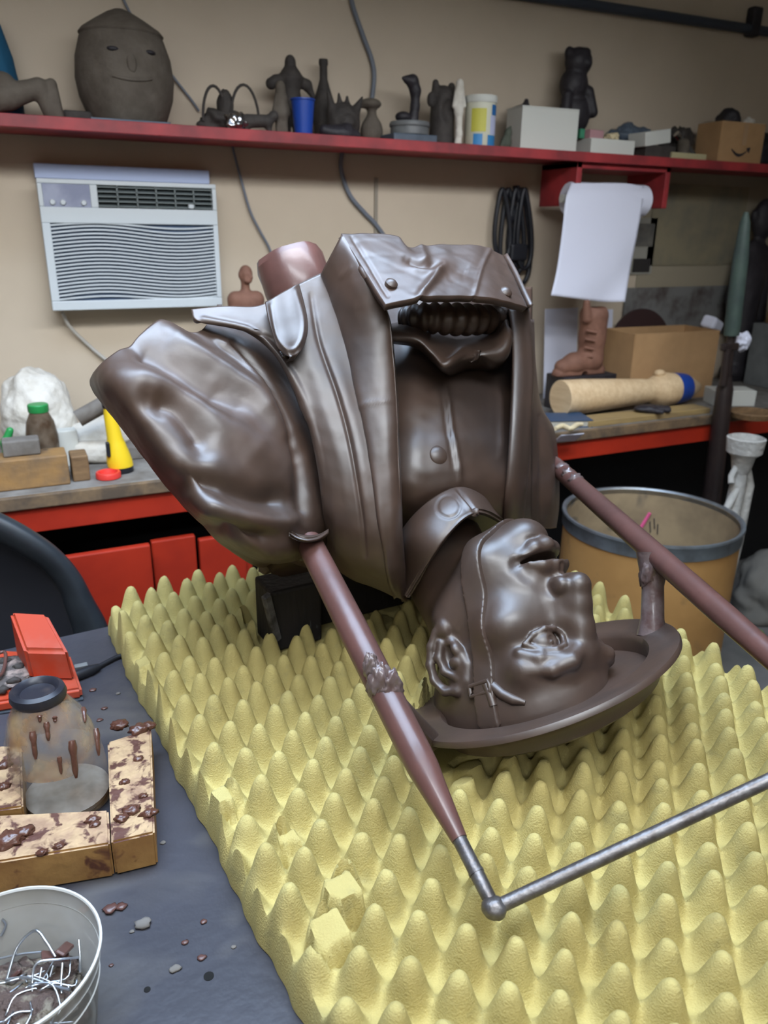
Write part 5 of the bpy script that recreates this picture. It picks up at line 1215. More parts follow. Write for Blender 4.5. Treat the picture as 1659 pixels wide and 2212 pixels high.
# flashlight standing on its lens
Yf = 2.10; P = (float(on_y(262, 1010, Yf)[0]), Yf, BENCH_Z+0.0005); k = mpp(on_y(262, 950, Yf)); hf = hz(240, 868, Yf)
t = thing('flashlight', 'yellow flashlight standing on its black lens ring', 'flashlight', P)
lean = lambda V: V + np.stack([-(V[:, 2])*0.09, 0*V[:, 2], 0*V[:, 2]], 1)
lathe('lens_ring', [(25*k, 0), (26*k, 0.002), (26*k, 0.016), (24*k, 0.018)], MT['blackcable'], t, n=28, warp=lean)
lathe('body', [(27*k, 0.016), (27*k, 0.030), (24*k, 0.052), (19*k, hf*0.42), (16*k, hf*0.5), (13.5*k, hf*0.8), (11*k, hf*0.9), (11*k, hf*0.93)], MT['yellow'], t, n=28, warp=lean)
lathe('tail_cap', [(12*k, hf*0.92), (12.5*k, hf*0.94), (12.5*k, hf*1.0), (10*k, hf*1.02), (0, hf*1.02)], MT['blackcable'], t, n=24, warp=lean)
box('switch', (-0.030, -0.018, hf*0.36), (0.010, 0.012, 0.04), MT['blackcable'], t, bev=0.003)
P = at_b(235, 1032)
t = thing('red_ring', 'small red plastic ring cap lying before the flashlight', 'ring', P)
k = mpp(P); r_ = 26*k
lathe('ring', [(r_*0.75, 0), (r_, 0.002), (r_, 0.014), (r_*0.94, 0.017), (r_*0.78, 0.017), (r_*0.70, 0.008), (0, 0.007)], MT['red'], t, n=28)
# small terracotta bust on a tall stand
Yb = 2.38; xb = float(on_y(530, 620, Yb)[0]); k = mpp(on_y(530, 620, Yb))
zs_ = float(on_y(530, 672, Yb)[2])
t = thing('terracotta_bust', 'small terracotta bust of a bald man behind the big wax bust', 'sculpture', (xb, Yb, BENCH_Z))
bb = zs_-BENCH_Z
box('stand', (0, 0, bb/2), (0.10, 0.10, bb), MT['greywood'], t, bev=0.004)
sdf_obj('bust', [('e', (0.003, 0, 0.108), (0.020, 0.023, 0.026)), ('c', [(0, 0, 0.085), (0, 0, 0.06)], [0.012, 0.014]), ('c', [(-0.032, 0, 0.035), (0.032, 0, 0.035)], [0.024, 0.024]), ('c', [(-0.03, 0, 0.03), (-0.036, 0, 0.0)], [0.022, 0.022]), ('c', [(0.03, 0, 0.03), (0.034, 0, 0.0)], [0.022, 0.022]), ('e', (0, 0, 0.015), (0.04, 0.028, 0.035)), ('c', [(0.010, -0.022, 0.106), (0.012, -0.027, 0.100)], [0.004, 0.005]), ('e', (0.004, -0.02, 0.09), (0.011, 0.009, 0.008)), ('e', (-0.014, -0.004, 0.105), (0.005, 0.006, 0.009))], MT['terracotta'], t, vox=0.0022, loc=(0, 0, bb), flat=0.0)
# --- right half of the bench
Yv = 2.28
zb_ = float(on_y(1262, 806, Yv)[2])
o = bobj('dark_plinth', bm_box((0, 0, (zb_-BENCH_Z)/2), (0.24, 0.11, zb_-BENCH_Z), 0.003), MT['blackclay'], None, False, (float(on_y(1262, 800, Yv)[0])-0.01, Yv, BENCH_Z)); put(o, 'low black plinth under the terracotta boot', 'plinth')
o = sdf_obj('boot_sculpture', [('c', [(0.028, 0, 0.205), (0.030, 0, 0.13), (0.030, 0, 0.06)], [0.052, 0.047, 0.046], 0.015), ('c', [(0.030, 0, 0.042), (-0.05, -0.008, 0.040), (-0.105, -0.012, 0.030)], [0.044, 0.036, 0.028], 0.02), ('c', [(-0.115, -0.010, 0.006), (-0.02, -0.004, 0.006), (0.06, 0, 0.006)], [0.026, 0.036, 0.036], 0.002), ('e', (0.030, 0, 0.262), (0.046, 0.060, 0.036), 0.003, 'sub'), ('c', [(-0.020, -0.020, 0.20), (-0.030, -0.022, 0.255)], [0.018, 0.012], 0.008), ('e', (-0.018, -0.05, 0.002), (0.016, 0.03, 0.012), 0.002, 'sub'), ('c', [(-0.022, -0.030, 0.070), (0.000, -0.046, 0.066)], 0.0045, 0.003), ('c', [(-0.024, -0.030, 0.100), (0.000, -0.048, 0.094)], 0.0045, 0.003), ('c', [(-0.026, -0.030, 0.130), (0.000, -0.050, 0.124)], 0.0045, 0.003), ('c', [(-0.026, -0.032, 0.160), (0.002, -0.052, 0.154)], 0.0045, 0.003)], MT['terracotta'], None, vox=0.0025, loc=(float(on_y(1258, 800, Yv)[0]), Yv, zb_+0.0005), flat=0.0)
put(o, 'brown terracotta ankle boot sculpture below the paper sheet', 'sculpture')
def lean_card(name, px0, py0, px1, py1, Y, m, label, cat):
    a, b = on_y(px0, py0, Y), on_y(px1, py1, Y); h = a[2]-BENCH_Z
    o = bobj(name, bm_box((0, 0, h/2), (b[0]-a[0], 0.004, h), 0), m, None, False, ((a[0]+b[0])/2, Y, BENCH_Z), rot=(A(-6), 0, 0)); return put(o, label, cat)
lean_card('white_card', 1190, 668, 1248, 800, 2.46, MT['paper'], 'white paper card leaning at the wall left of the boot', 'paper')
lean_card('pale_card', 1296, 670, 1326, 760, 2.50, MT['paper'], 'narrow white card leaning right of the boot', 'paper')
Yd = 2.475; k = mpp(on_y(1385, 745, Yd)); rd = hz(1385, 668, Yd)/2
t = thing('dark_disc', 'dark maroon round disc leaning behind the cardboard carton', 'disc', (float(on_y(1383, 745, Yd)[0]), Yd, BENCH_Z))
MT['maroon'] = C_('dark_maroon', (0.035, 0.016, 0.016), 0.6)
o = lathe('disc', [(0, -0.006), (rd, -0.006), (rd, 0.006), (0, 0.006)], MT['maroon'], t, n=48); o.rotation_euler = (A(84), 0, 0); o.location = (0, 0, rd+0.001)
# cardboard carton
t = thing('cardboard_carton', 'plain brown cardboard carton on the bench behind the turned wooden leg', 'carton', (0, 0, 0))
ca, cb = on_y(1380, 706, 2.245), on_y(1548, 728, 2.245)
cw = float(cb[0]-ca[0]); ch = float((ca[2]+cb[2])/2)-BENCH_Z
t.location = (float((ca[0]+cb[0])/2), 2.245, BENCH_Z); t.rotation_euler = (0, 0, A(-3))
for nm, c_, s_ in (('front_panel', (0, 0, ch/2), (cw, 0.005, ch)), ('back_panel', (0, 0.19, ch/2), (cw, 0.005, ch)), ('side_panel', (-cw/2, 0.095, ch/2), (0.005, 0.19, ch)), ('side_panel', (cw/2, 0.095, ch/2), (0.005, 0.19, ch)), ('bottom_panel', (0, 0.095, 0.004), (cw, 0.19, 0.006))):
    box(nm, c_, s_, MT['card'], t, bev=0.001)
o = bobj('crumpled_paper', bm_box((0, 0, 0), (0.10, 0.06, 0.05), 0.012, 2), MT['paper'], None, False, (float(on_y(1545, 712, 2.30)[0]), 2.32, BENCH_Z+ch+0.012), rot=(0.2, 0.3, 0.4)); put(o, 'crumpled white paper sticking out of the brown carton', 'paper')
# turned wooden leg with blue tape
A0, A1 = np.array(on_y(1212, 842, 2.165)), np.array(on_y(1500, 850, 2.165))
k = mpp(A0*0.5+A1*0.5)
rmax = 38*k
A0[2] = BENCH_Z+rmax*1.02+0.003; A1[2] = BENCH_Z+rmax*0.98
L_ = float(np.linalg.norm(A1-A0)); dirv = (A1-A0)/L_
t = thing('turned_wooden_leg', 'pale turned wooden leg with blue tape lying on the bench', 'wooden leg', A0)
prof = [(0.0, 0.0), (36*k, 0.0), (37*k, 0.002), (36*k, L_*0.15), (31*k, L_*0.40), (27*k, L_*0.58), (25*k, L_*0.63), (29*k, L_*0.66), (35*k, L_*0.70), (37*k, L_*0.76), (35*k, L_*0.815)]
qz = Vector(dirv).to_track_quat('Z', 'Y').to_euler()
o = lathe('leg_shaft', prof, MT['palewood'], t, n=36); o.rotation_euler = qz
o = lathe('blue_tape', [(35.5*k, L_*0.81), (33.5*k, L_*0.875), (31*k, L_*0.91)], MT['blue'], t, n=36, closed=False); o.rotation_euler = qz
o = lathe('pointed_end', [(31*k, L_*0.905), (22*k, L_*0.96), (10*k, L_*1.02), (0, L_*1.05)], MT['palewood'], t, n=36); o.rotation_euler = qz
pk = A0+dirv*L_*0.70; blob('knob', pk-A0+np.array([0, 0, 36*k]), (0.02, 0.02, 0.016), MT['palewood'], t, seed=2, amp=0.08, sub=3)
# book, clay worm, paper, gloves, plank
P = at_b(1218, 915)
t = thing('blue_book', 'dark blue book lying on the bench beside the wax bust', 'book', P, A(-18))
box('cover', (0, 0, 0.0235), (0.16, 0.12, 0.003), MT['navy'], t, bev=0.001); box('pages', (0.002, 0, 0.0125), (0.154, 0.114, 0.019), C_('page_edges', (0.40, 0.38, 0.32), 0.8), t, bev=0.001); box('back_cover', (0, 0, 0.0015), (0.16, 0.12, 0.003), MT['navy'], t, bev=0.001)
Q = [on_z(x, y, BENCH_Z+0.033) for x, y in ((1199, 926), (1215, 920), (1232, 926), (1246, 918), (1258, 916))]
o = tube('clay_worm', np.array(Q)-Q[0], [0.007, 0.009, 0.008, 0.009, 0.006], MT['cream'], None, n=10, smooth_pts=20, loc=Q[0]); put(o, 'cream coloured clay worm lying on the blue book', 'clay')
o = bobj('white_slip', bm_box((0, 0, 0), (0.085, 0.055, 0.002), 0), MT['paper'], None, False, on_y(1228, 946, BENCH_F-0.045)+np.array([0, 0.0, 0.0]), rot=(A(-38), 0, A(-6))); put(o, 'white paper slip hanging over the bench edge under the blue book', 'paper')
P = at_b(1400, 905)
o = bobj('yellow_plank', bm_box((0, 0, 0.010), (0.56, 0.085, 0.020), 0.002), C_('yellow_wood', (0.36, 0.25, 0.10), 0.7, col2=(0.26, 0.18, 0.085), scale=8, stretch=(1, 8, 8)), None, False, (2.02, 2.045, BENCH_Z), A(0)); put(o, 'thin yellowish plank on the bench in front of the wooden leg', 'plank')
o = sdf_obj('black_glove', [('e', (0, 0, 0.012), (0.045, 0.030, 0.014)), ('c', [(0.03, -0.01, 0.012), (0.085, -0.012, 0.010)], [0.011, 0.008]), ('c', [(0.03, 0.005, 0.012), (0.092, 0.006, 0.010)], [0.011, 0.008]), ('c', [(0.028, -0.022, 0.012), (0.072, -0.032, 0.010)], [0.010, 0.008]), ('c', [(0.03, 0.02, 0.012), (0.08, 0.026, 0.010)], [0.010, 0.007]), ('c', [(0, -0.02, 0.012), (0.03, -0.055, 0.010)], [0.011, 0.008])], MT['blackclay'], None, vox=0.0025, loc=(float(on_z(1352, 890, BENCH_Z)[0]), 2.045, BENCH_Z+0.0205), flat=0.0, rz=A(-12)); put(o, 'black glove lying on the bench below the wooden leg', 'glove')
# far right clutter on the bench
o = lathe('brown_dish', [(0.05, 0), (0.07, 0.004), (0.075, 0.022), (0.070, 0.026), (0.05, 0.012), (0, 0.010)], MT['oldwood'], None, n=36, loc=at_b(1622, 903)); put(o, 'shallow brown wooden dish right of the rifle', 'dish')
o = bobj('white_foam_box', bm_box((0, 0, 0.03), (0.16, 0.10, 0.06), 0.003), MT['white'], None, False, (float(on_z(1680, 880, BENCH_Z+0.03)[0]), 2.10, BENCH_Z+0.0005), A(-24)); put(o, 'white foam box at the right end of the bench', 'box')
xr = float(on_y(1672, 780, 2.34)[0])
t = thing('metal_cabinet', 'grey metal drawer cabinet under the small wooden crate', 'cabinet', (xr+0.02, 2.29, BENCH_Z))
hc = hz(1650, 706, 2.26)
box('body', (0, 0, hc/2), (0.26, 0.20, hc), MT['grey'], t, bev=0.003)
for q in range(3):
    d = box('drawer', (0, -0.105, hc*(q+0.5)/3), (0.24, 0.012, hc/3-0.012), MT['grey'], t, bev=0.002)
    box('handle', (0, -0.012, 0.0), (0.08, 0.012, 0.012), MT['blackclay'], d, bev=0.002, loc=(0, -0.105, hc*(q+0.5)/3)).parent = d
o = bobj('wooden_crate', bm_box((0, 0, 0.0), (0.20, 0.15, 0.125), 0.004), MT['oldwood'], None, False, (xr+0.03, 2.29, BENCH_Z+hc+0.063), A(3)); put(o, 'small yellowish wooden crate on the metal cabinet', 'crate')
o = sdf_obj('black_statue', [('c', [(0, 0, 0.02), (0, 0, 0.30)], [0.05, 0.062], 0.03), ('e', (0.0, 0, 0.36), (0.085, 0.05, 0.075), 0.03), ('e', (0.02, 0, 0.49), (0.055, 0.05, 0.06), 0.02), ('c', [(-0.07, 0, 0.38), (-0.10, 0, 0.27), (-0.07, 0, 0.16)], [0.028, 0.026, 0.020], 0.02), ('e', (-0.035, 0, 0.50), (0.02, 0.02, 0.02), 0.01), ('e', (0, 0, 0.03), (0.09, 0.06, 0.035), 0.01), ('c', [(0.07, 0, 0.38), (0.10, 0, 0.2)], [0.03, 0.025], 0.02)], MT['blackclay'], None, vox=0.004, loc=(float(on_y(1664, 600, 2.44)[0])-0.09, 2.465, BENCH_Z), flat=0.0)
o.scale = (1, 0.8, (float(on_y(1659, 428, 2.44)[2])-BENCH_Z)/0.55); put(o, 'tall black statue at the right photo edge behind the crate', 'sculpture')
# ---------------------------------------------------------------- rifle model leaning on the bench
R0, R1 = np.array(on_y(1612, 458, 1.95)), np.array(on_y(1537, 1075, 1.93))
dr = (R1-R0)/np.linalg.norm(R1-R0)
R2 = R0+dr*((0.0-R0[2])/dr[2])*0.995
t = thing('rifle', 'old rifle with long green bayonet scabbard leaning on the red bench', 'rifle', R2)
def rp(py):
    ks = np.linspace(0, 1.6, 600); uv = project(np.array([R0+dr*q for q in ks])); return R0+dr*ks[int(np.argmin(np.abs(uv[:, 1]-py)))]
MT['scabbard'] = C_('green_scabbard', (0.055, 0.085, 0.07), 0.6, col2=(0.04, 0.06, 0.055), scale=20)
MT['gun'] = C_('dark_gun_wood', (0.022, 0.016, 0.016), 0.35, col2=(0.03, 0.02, 0.018), scale=20)
k = mpp(R0)
tube('bayonet_scabbard', np.array([rp(458), rp(480), rp(560), rp(700), rp(724)])-R2, [5*k, 11*k, 17*k, 18*k, 17*k], MT['scabbard'], t, n=14)
box('crossguard', rp(748)+np.array([-0.012, -0.01, 0])-R2, (0.075, 0.02, 0.026), MT['gun'], t, bev=0.006)
tube('barrel', np.array([rp(722), rp(800), rp(830)])-R2, [9*k, 11*k, 11*k], MT['gun'], t, n=14)
sd = np.array([-0.024, -0.012, 0])
tube('bayonet_grip', np.array([rp(752)+sd, rp(830)+sd])-R2, [9*k, 9*k], MT['gun'], t, n=12)
tube('hand_guard', np.array([rp(812), rp(840), rp(950), rp(1080), rp(1300)])-R2, [12*k, 19*k, 21*k, 22*k, 24*k], MT['gun'], t, n=16)
tube('stock', np.array([rp(1300), rp(1400), R2-dr*0.012])-R2, [24*k, 30*k, 40*k], MT['gun'], t, n=16)
o = blob('tissue_wad', (0, 0, 0), (0.03, 0.022, 0.032), MT['paper'], None, seed=51, amp=0.3, freq=7, loc=on_y(1604, 738, 1.955)); put(o, 'white tissue wad stuffed beside the bayonet hilt of the rifle', 'tissue')
# ---------------------------------------------------------------- drum, shell mould, ball
ZD = 0.70
dc = np.mean([on_z(x, y, ZD) for x, y in ((1228, 1108), (1584, 1118), (1402, 1047), (1418, 1180))], axis=0)
rdm = float(np.mean([np.linalg.norm((on_z(x, y, ZD)-dc)[:2]) for x, y in ((1228, 1108), (1584, 1118), (1402, 1047), (1418, 1180))]))
t = thing('fibre_drum', 'open brown fibre drum with a steel rim beside the red bench', 'drum', (dc[0], dc[1], 0))
MT['drum'] = C_('brown_fibreboard', (0.48, 0.26, 0.085), 0.7, col2=(0.40, 0.21, 0.065), scale=5, col3=(0.28, 0.16, 0.06), scale3=12, lo3=0.60, hi3=0.75, bump=0.06)
MT['druminside'] = C_('stained_fibre_inside', (0.36, 0.27, 0.16), 0.8, col2=(0.24, 0.18, 0.11), scale=8, col3=(0.10, 0.085, 0.07), scale3=7, lo3=0.62, hi3=0.70)
MT['rim'] = C_('galvanised_rim', (0.24, 0.27, 0.29), 0.4, metal=0.6, col2=(0.16, 0.17, 0.18), scale=15)
lathe('drum_wall', [(rdm*0.965, 0.0), (rdm*0.97, 0.01), (rdm*0.97, ZD-0.03)], MT['drum'], t, n=64, closed=False)
lathe('drum_inside', [(rdm*0.945, ZD-0.005), (rdm*0.945, 0.25), (0, 0.25)], MT['druminside'], t, n=64, closed=False)
lathe('steel_rim', [(rdm*0.975, ZD-0.048), (rdm*0.985, ZD-0.046), (rdm*0.985, ZD-0.012), (rdm*1.0, ZD-0.006), (rdm*0.995, ZD), (rdm*0.965, ZD), (rdm*0.945, ZD-0.006), (rdm*0.945, ZD-0.02)], MT['rim'], t, n=64, closed=False)
lathe('bottom_rim', [(rdm*0.972, 0.0), (rdm*0.985, 0.002), (rdm*0.985, 0.03), (rdm*0.972, 0.032)], MT['rim'], t, n=64, closed=False)
def drum_mark(name, px0, py0, px1, py1, m, w):
    pts = []
    for q in np.linspace(0, 1, 6):
        d = ray(px0+(px1-px0)*q, py0+(py1-py0)*q); o_ = CAM[:2]-dc[:2]; a = d[:2] @ d[:2]; b = 2*(o_ @ d[:2]); c_ = o_ @ o_-(rdm*0.938)**2
        s_ = (-b+math.sqrt(max(b*b-4*a*c_, 0)))/(2*a); pts.append(CAM+d*s_-np.array([dc[0], dc[1], 0]))
    tube(name, pts, w, m, t, n=6)
drum_mark('pink_mark', 1404, 1108, 1383, 1142, C_('pink_paint', (0.75, 0.12, 0.30), 0.6), 0.006)
for a_ in ((1404, 1126, 1405, 1150), (1413, 1120, 1414, 1142), (1421, 1132, 1420, 1154)): drum_mark('ink_mark', *a_, INK, 0.0018)
# ceramic shell mould
Ym = 1.62
mx_, mz_ = float(on_y(1612, 950, Ym)[0]), float(on_y(1612, 946, Ym)[2]); k = mpp(on_y(1612, 950, Ym))
t = thing('ceramic_shell_mould', 'white ceramic shell mould with flared cup standing beside the fibre drum', 'mould', (mx_, Ym, 0))
MT['shell'] = C_('white_ceramic_slurry', (0.50, 0.49, 0.46), 0.9, col2=(0.36, 0.35, 0.33), scale=20, bump=0.5, bscale=60)
lathe('cup', [(16*k, mz_-0.115), (20*k, mz_-0.10), (25*k, mz_-0.06), (37*k, mz_-0.045), (40*k, mz_), (36*k, mz_+0.003), (33*k, mz_-0.02), (0, mz_-0.03)], MT['shell'], t, n=28)
sdx = -0.06
tube('main_sprue', [(0, 0, mz_-0.10), (-0.008, 0, mz_-0.25), (-0.02, 0, mz_-0.42), (-0.03, 0, mz_*0.3), (-0.04, 0, 0.0)], [16*k, 18*k, 20*k, 20*k, 20*k], MT['shell'], t, n=14)
tube('side_strip', [(0.03, 0, mz_-0.10), (0.05, 0, mz_-0.16), (0.045, 0, mz_-0.35), (0.025, 0, mz_*0.35), (0.01, 0, 0.002)], [7*k, 11*k, 12*k, 12*k, 12*k], MT['shell'], t, n=12)
tube('side_strip', [(-0.02, 0, mz_-0.085), (-0.038, 0, mz_-0.12), (-0.045, -0.01, mz_-0.14)], 7*k, MT['shell'], t, n=12)
tube('side_strip', [(0.0, -0.01, mz_-0.14), (-0.03, -0.01, mz_-0.19), (-0.055, -0.01, mz_-0.24)], [7*k, 9*k, 8*k], MT['shell'], t, n=12)
P = on_z(1632, 1378, 0.035)
o = blob('green_ball', (0, 0, 0), (0.036, 0.036, 0.036), C_('lime_ball', (0.22, 0.50, 0.02), 0.7, bump=0.2, bscale=200), None, seed=1, amp=0.01, loc=P); put(o, 'bright lime green ball on the floor beside the shell mould', 'ball')
P = on_z(1665, 1270, 0.16); 
o = blob('grey_sack', (0, 0, 0), (0.20, 0.16, 0.16), C_('grey_sacking', (0.22, 0.21, 0.19), 0.9, bump=0.3, bscale=30), None, seed=61, amp=0.2, freq=4, loc=(P[0]+0.12, P[1]+0.05, 0.10), sub=5, flat=-0.10); put(o, 'grey sack lying on the floor behind the shell mould', 'sack')

# ---------------------------------------------------------------- black chair behind the table
t = thing('black_chair', 'black plastic armchair behind the table at the left', 'chair', (-0.02, 1.72, 0))
MT['chair'] = C_('black_chair_plastic', (0.018, 0.022, 0.027), 0.4, col2=(0.026, 0.032, 0.038), scale=12)
Yc = 1.70
out = [(-140, 1085), (-60, 1092), (0, 1116), (60, 1148), (120, 1190), (165, 1240), (195, 1295), (225, 1350), (240, 1400)]
P = np.array([on_y(x, y, Yc-0.0015*(i*6)) for i, (x, y) in enumerate(out)])
cl = np.array(t.location)
inn = [(-140, 1130), (-60, 1138), (-5, 1165), (50, 1196), (98, 1228), (132, 1270), (150, 1318), (165, 1360), (175, 1405)]
Pi = np.array([on_y(x, y, Yc+0.01-0.0015*(i*6)) for i, (x, y) in enumerate(inn)])
G = []
for a, b in zip(P, Pi): G.append([a+np.array([0, 0.035, -0.01]), a, a*0.72+b*0.28+np.array([0, -0.018, 0.004]), a*0.3+b*0.7+np.array([0, -0.014, 0]), b+np.array([0, 0.004, 0]), b+np.array([0, 0.03, -0.004])])
G = np.swapaxes(catmull(np.swapaxes(catmull(np.array(G), 60), 0, 1), 24), 0, 1)
idx = np.arange(60*24).reshape(60, 24)
o = mobj('back_frame', G.reshape(-1, 3)-cl, np.stack([idx[:-1, :-1], idx[:-1, 1:], idx[1:, 1:], idx[1:, :-1]], -1).reshape(-1, 4)[:, ::-1].tolist(), MT['chair'], t, True)
md = o.modifiers.new('thickness', 'SOLIDIFY'); md.thickness = 0.006
# inner back shell
rows = []
for q in np.linspace(0, 1, 8):
    i = q*(len(Pi)-1); p_ = catmull(Pi, 50)[int(q*49)]
    rows.append([p_+np.array([0.004, 0.012, 0]), p_*np.array([0.55, 1, 1])+np.array([-0.10, 0.06, -0.05]), p_*np.array([0.2, 1, 1])+np.array([-0.22, 0.075, -0.12])])
G = np.swapaxes(catmull(np.swapaxes(catmull(np.array(rows), 30), 0, 1), 16), 0, 1); idx = np.arange(30*16).reshape(30, 16)
o = mobj('back_shell', G.reshape(-1, 3)-cl, np.stack([idx[:-1, :-1], idx[:-1, 1:], idx[1:, 1:], idx[1:, :-1]], -1).reshape(-1, 4).tolist(), MT['blackcable'], t, True)
md = o.modifiers.new('thickness', 'SOLIDIFY'); md.thickness = 0.006
sc = np.array([on_y(-20, 1300, 1.62)[0], 1.62, 0.44])-cl
box('seat', sc, (0.46, 0.30, 0.03), MT['chair'], t, bev=0.012)
for sx_ in (-0.19, 0.19):
    for sy_ in (-0.11, 0.13): tube('leg', [sc+np.array([sx_, sy_, -0.01]), np.array([sc[0]+sx_*1.15, sc[1]+sy_*1.15, 0.0])], [0.020, 0.016], MT['chair'], t, n=10)
tube('back_post', [P[-1]-cl+np.array([-0.02, 0.02, 0.0]), sc+np.array([0.20, 0.12, 0.0])], 0.02, MT['chair'], t, n=10)
# ---------------------------------------------------------------- things on the near table
TZ = TABLE_Z
# wooden frame of four timbers
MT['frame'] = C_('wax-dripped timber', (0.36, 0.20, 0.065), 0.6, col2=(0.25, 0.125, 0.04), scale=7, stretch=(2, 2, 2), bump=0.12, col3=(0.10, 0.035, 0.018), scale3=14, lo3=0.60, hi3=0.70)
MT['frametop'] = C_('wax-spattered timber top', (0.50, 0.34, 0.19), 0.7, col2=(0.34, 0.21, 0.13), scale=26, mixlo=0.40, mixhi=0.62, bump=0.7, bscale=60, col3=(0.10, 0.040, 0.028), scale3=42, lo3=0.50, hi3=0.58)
FT = TZ+0.052
t = thing('timber_frame', 'short timber frame spattered with brown wax around the rubber-lidded jar', 'timber frame', on_z(180, 1760, TZ))
tl = np.array(t.location)
def timber(name, quad, zt=FT):
    """quad: four top corner pixels (far left, far right, near right, near left)"""
    q = [np.array(on_z(x, y, zt)) for x, y in quad]
    n = 7; V = []; F_ = []
    bm = bmesh.new()
    top = [bm.verts.new(Vector(p-tl)) for p in q]; bot = [bm.verts.new(Vector(np.array([p[0], p[1], TZ+0.001])-tl)) for p in q]
    bm.faces.new(top); bm.faces.new(bot[::-1])
    for i in range(4): bm.faces.new((top[i], bot[i], bot[(i+1) % 4], top[(i+1) % 4]))
    bmesh.ops.bevel(bm, geom=list(bm.edges), offset=0.0025, segments=2, affect='EDGES')
    bmesh.ops.recalc_face_normals(bm, faces=bm.faces)
    me = bpy.data.meshes.new(name); bm.to_mesh(me); bm.free()
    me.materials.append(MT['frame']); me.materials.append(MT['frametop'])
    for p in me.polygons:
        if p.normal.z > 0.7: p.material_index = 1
    o = bpy.data.objects.new(name, me); COL.objects.link(o); o.parent = t; return o
timber('timber', ((232, 1602), (326, 1572), (334, 1798), (240, 1820)))
timber('timber', ((-60, 1762), (234, 1748), (238, 1822), (-70, 1872)))
timber('timber', ((-70, 1606), (46, 1612), (50, 1742), (-70, 1758)))
MT['waxdrip'] = mat('brown_wax_drip', (0.10, 0.040, 0.026), 0.35, coat=0.4, bump=0.3, bscale=80)
rs = np.random.RandomState(9)
for i, (px, py, r_) in enumerate(((258, 1568, 0.012), (300, 1578, 0.013), (322, 1570, 0.010), (285, 1752, 0.010), (322, 1758, 0.009), (200, 1772, 0.008), (205, 1782, 0.006), (20, 1818, 0.016), (52, 1800, 0.011), (8, 1700, 0.008), (262, 1770, 0.008), (300, 1640, 0.006), (270, 1690, 0.006), (310, 1720, 0.005), (8, 1655, 0.010), (128, 1828, 0.006), (90, 1842, 0.006))):
    q = on_z(px, py, FT); blob('wax_drip', (0, 0, 0), (r_*1.1, r_*0.8, r_*0.55), MT['waxdrip'], t, seed=70+i, amp=0.35, freq=8, sub=3, loc=q-tl+np.array([0, 0, r_*0.15]))
# jar with rubber lid
jb = on_z(150, 1728, TZ+0.001)
k = mpp(jb+np.array([0, 0, 0.05]))
t = thing('rubber_lid_jar', 'wax-stained glass jar with black rubber lid inside the timber frame', 'jar', jb)
hj = 0.155; r_ = 0.0455
# find height so the lid ring lands at its place
zl = [z for z in np.linspace(0.08, 0.26, 90)]
lidpix = [project(jb+np.array([0, 0, z]))[0][1] for z in zl]; hj = zl[int(np.argmin(np.abs(np.array(lidpix)-1497)))]
rj = 95*mpp(jb+np.array([0, 0, hj*0.35])); rl = 55*mpp(jb+np.array([0, 0, hj]))
def lx(V): V = V.copy(); V[:, 0] -= V[:, 2]*0.10; return V
jp = [(rj*0.80, 0.0), (rj*0.97, 0.008), (rj, hj*0.12), (rj*1.0, hj*0.45), (rj*0.93, hj*0.66), (rj*0.76, hj*0.83), (rj*0.60, hj*0.92), (rj*0.55, hj*0.97)]
MT['jar'] = mat('stained_jar_glass', (0.42, 0.40, 0.36), 0.06, alpha=0.22, ior=1.45, col2=(0.50, 0.28, 0.10), scale=14, mixlo=0.50, mixhi=0.66)
lathe('jar_glass', jp, MT['jar'], t, n=48, closed=False, warp=lx)
MT['amber'] = mat('amber_wax_film', (0.30, 0.11, 0.025), 0.3, col2=(0.50, 0.36, 0.18), scale=18, anoise=(0.42, 0.62, 22, 0.02, 0.75))
lathe('wax_film', [(r*0.965, z) for r, z in jp][3:], MT['amber'], t, n=48, closed=False, warp=lx)
lathe('jar_bottom', [(0, 0.004), (rj*0.86, 0.004), (rj*0.86, 0.009), (0, 0.009)], MT['jar'], t, n=40)
lathe('wax_residue', [(0, 0.010), (rj*0.88, 0.010), (rj*0.92, 0.018), (rj*0.55, 0.024), (0, 0.018)], mat('cloudy_residue', (0.36, 0.33, 0.29), 0.5, col2=(0.22, 0.19, 0.16), scale=30), t, n=36)
o = lathe('rubber_lid', [(0, hj*0.965), (rl*0.80, hj*0.965), (rl*0.98, hj*0.975), (rl*1.05, hj*1.01), (rl*1.0, hj*1.055), (rl*0.84, hj*1.075), (rl*0.70, hj*1.055), (rl*0.64, hj*1.03), (0, hj*1.03)], mat('black_rubber', (0.022, 0.022, 0.030), 0.35, col2=(0.05, 0.04, 0.04), scale=20, mixlo=0.55, mixhi=0.7), t, n=44, warp=lx)
for i, (px, py0, py1, w) in enumerate(((155, 1600, 1680, 0.0048), (128, 1635, 1672, 0.0028), (205, 1560, 1632, 0.004), (100, 1560, 1600, 0.0035), (180, 1530, 1560, 0.0035), (70, 1580, 1640, 0.004), (85, 1545, 1560, 0.0028), (118, 1548, 1560, 0.003))):
    pts = []
    for py in np.linspace(py0, py1, 6):
        d = ray(px+(py-py0)*0.12, py); best = None
        for s_ in np.arange(0.6, 1.1, 0.0008):
            q = CAM+d*s_-jb; z = q[2]
            if 0 < z < hj*0.97:
                rr = np.interp(z, [a[1] for a in jp], [a[0] for a in jp])
                if math.hypot(q[0]+z*0.10, q[1]) < rr+0.001: best = q; break
        if best is not None: pts.append(best)
    if len(pts) > 2: tube('wax_run', pts, [w*0.9, w*1.2]+[w*0.8]*(len(pts)-3)+[w*0.35], MT['waxdrip'], t, n=8)
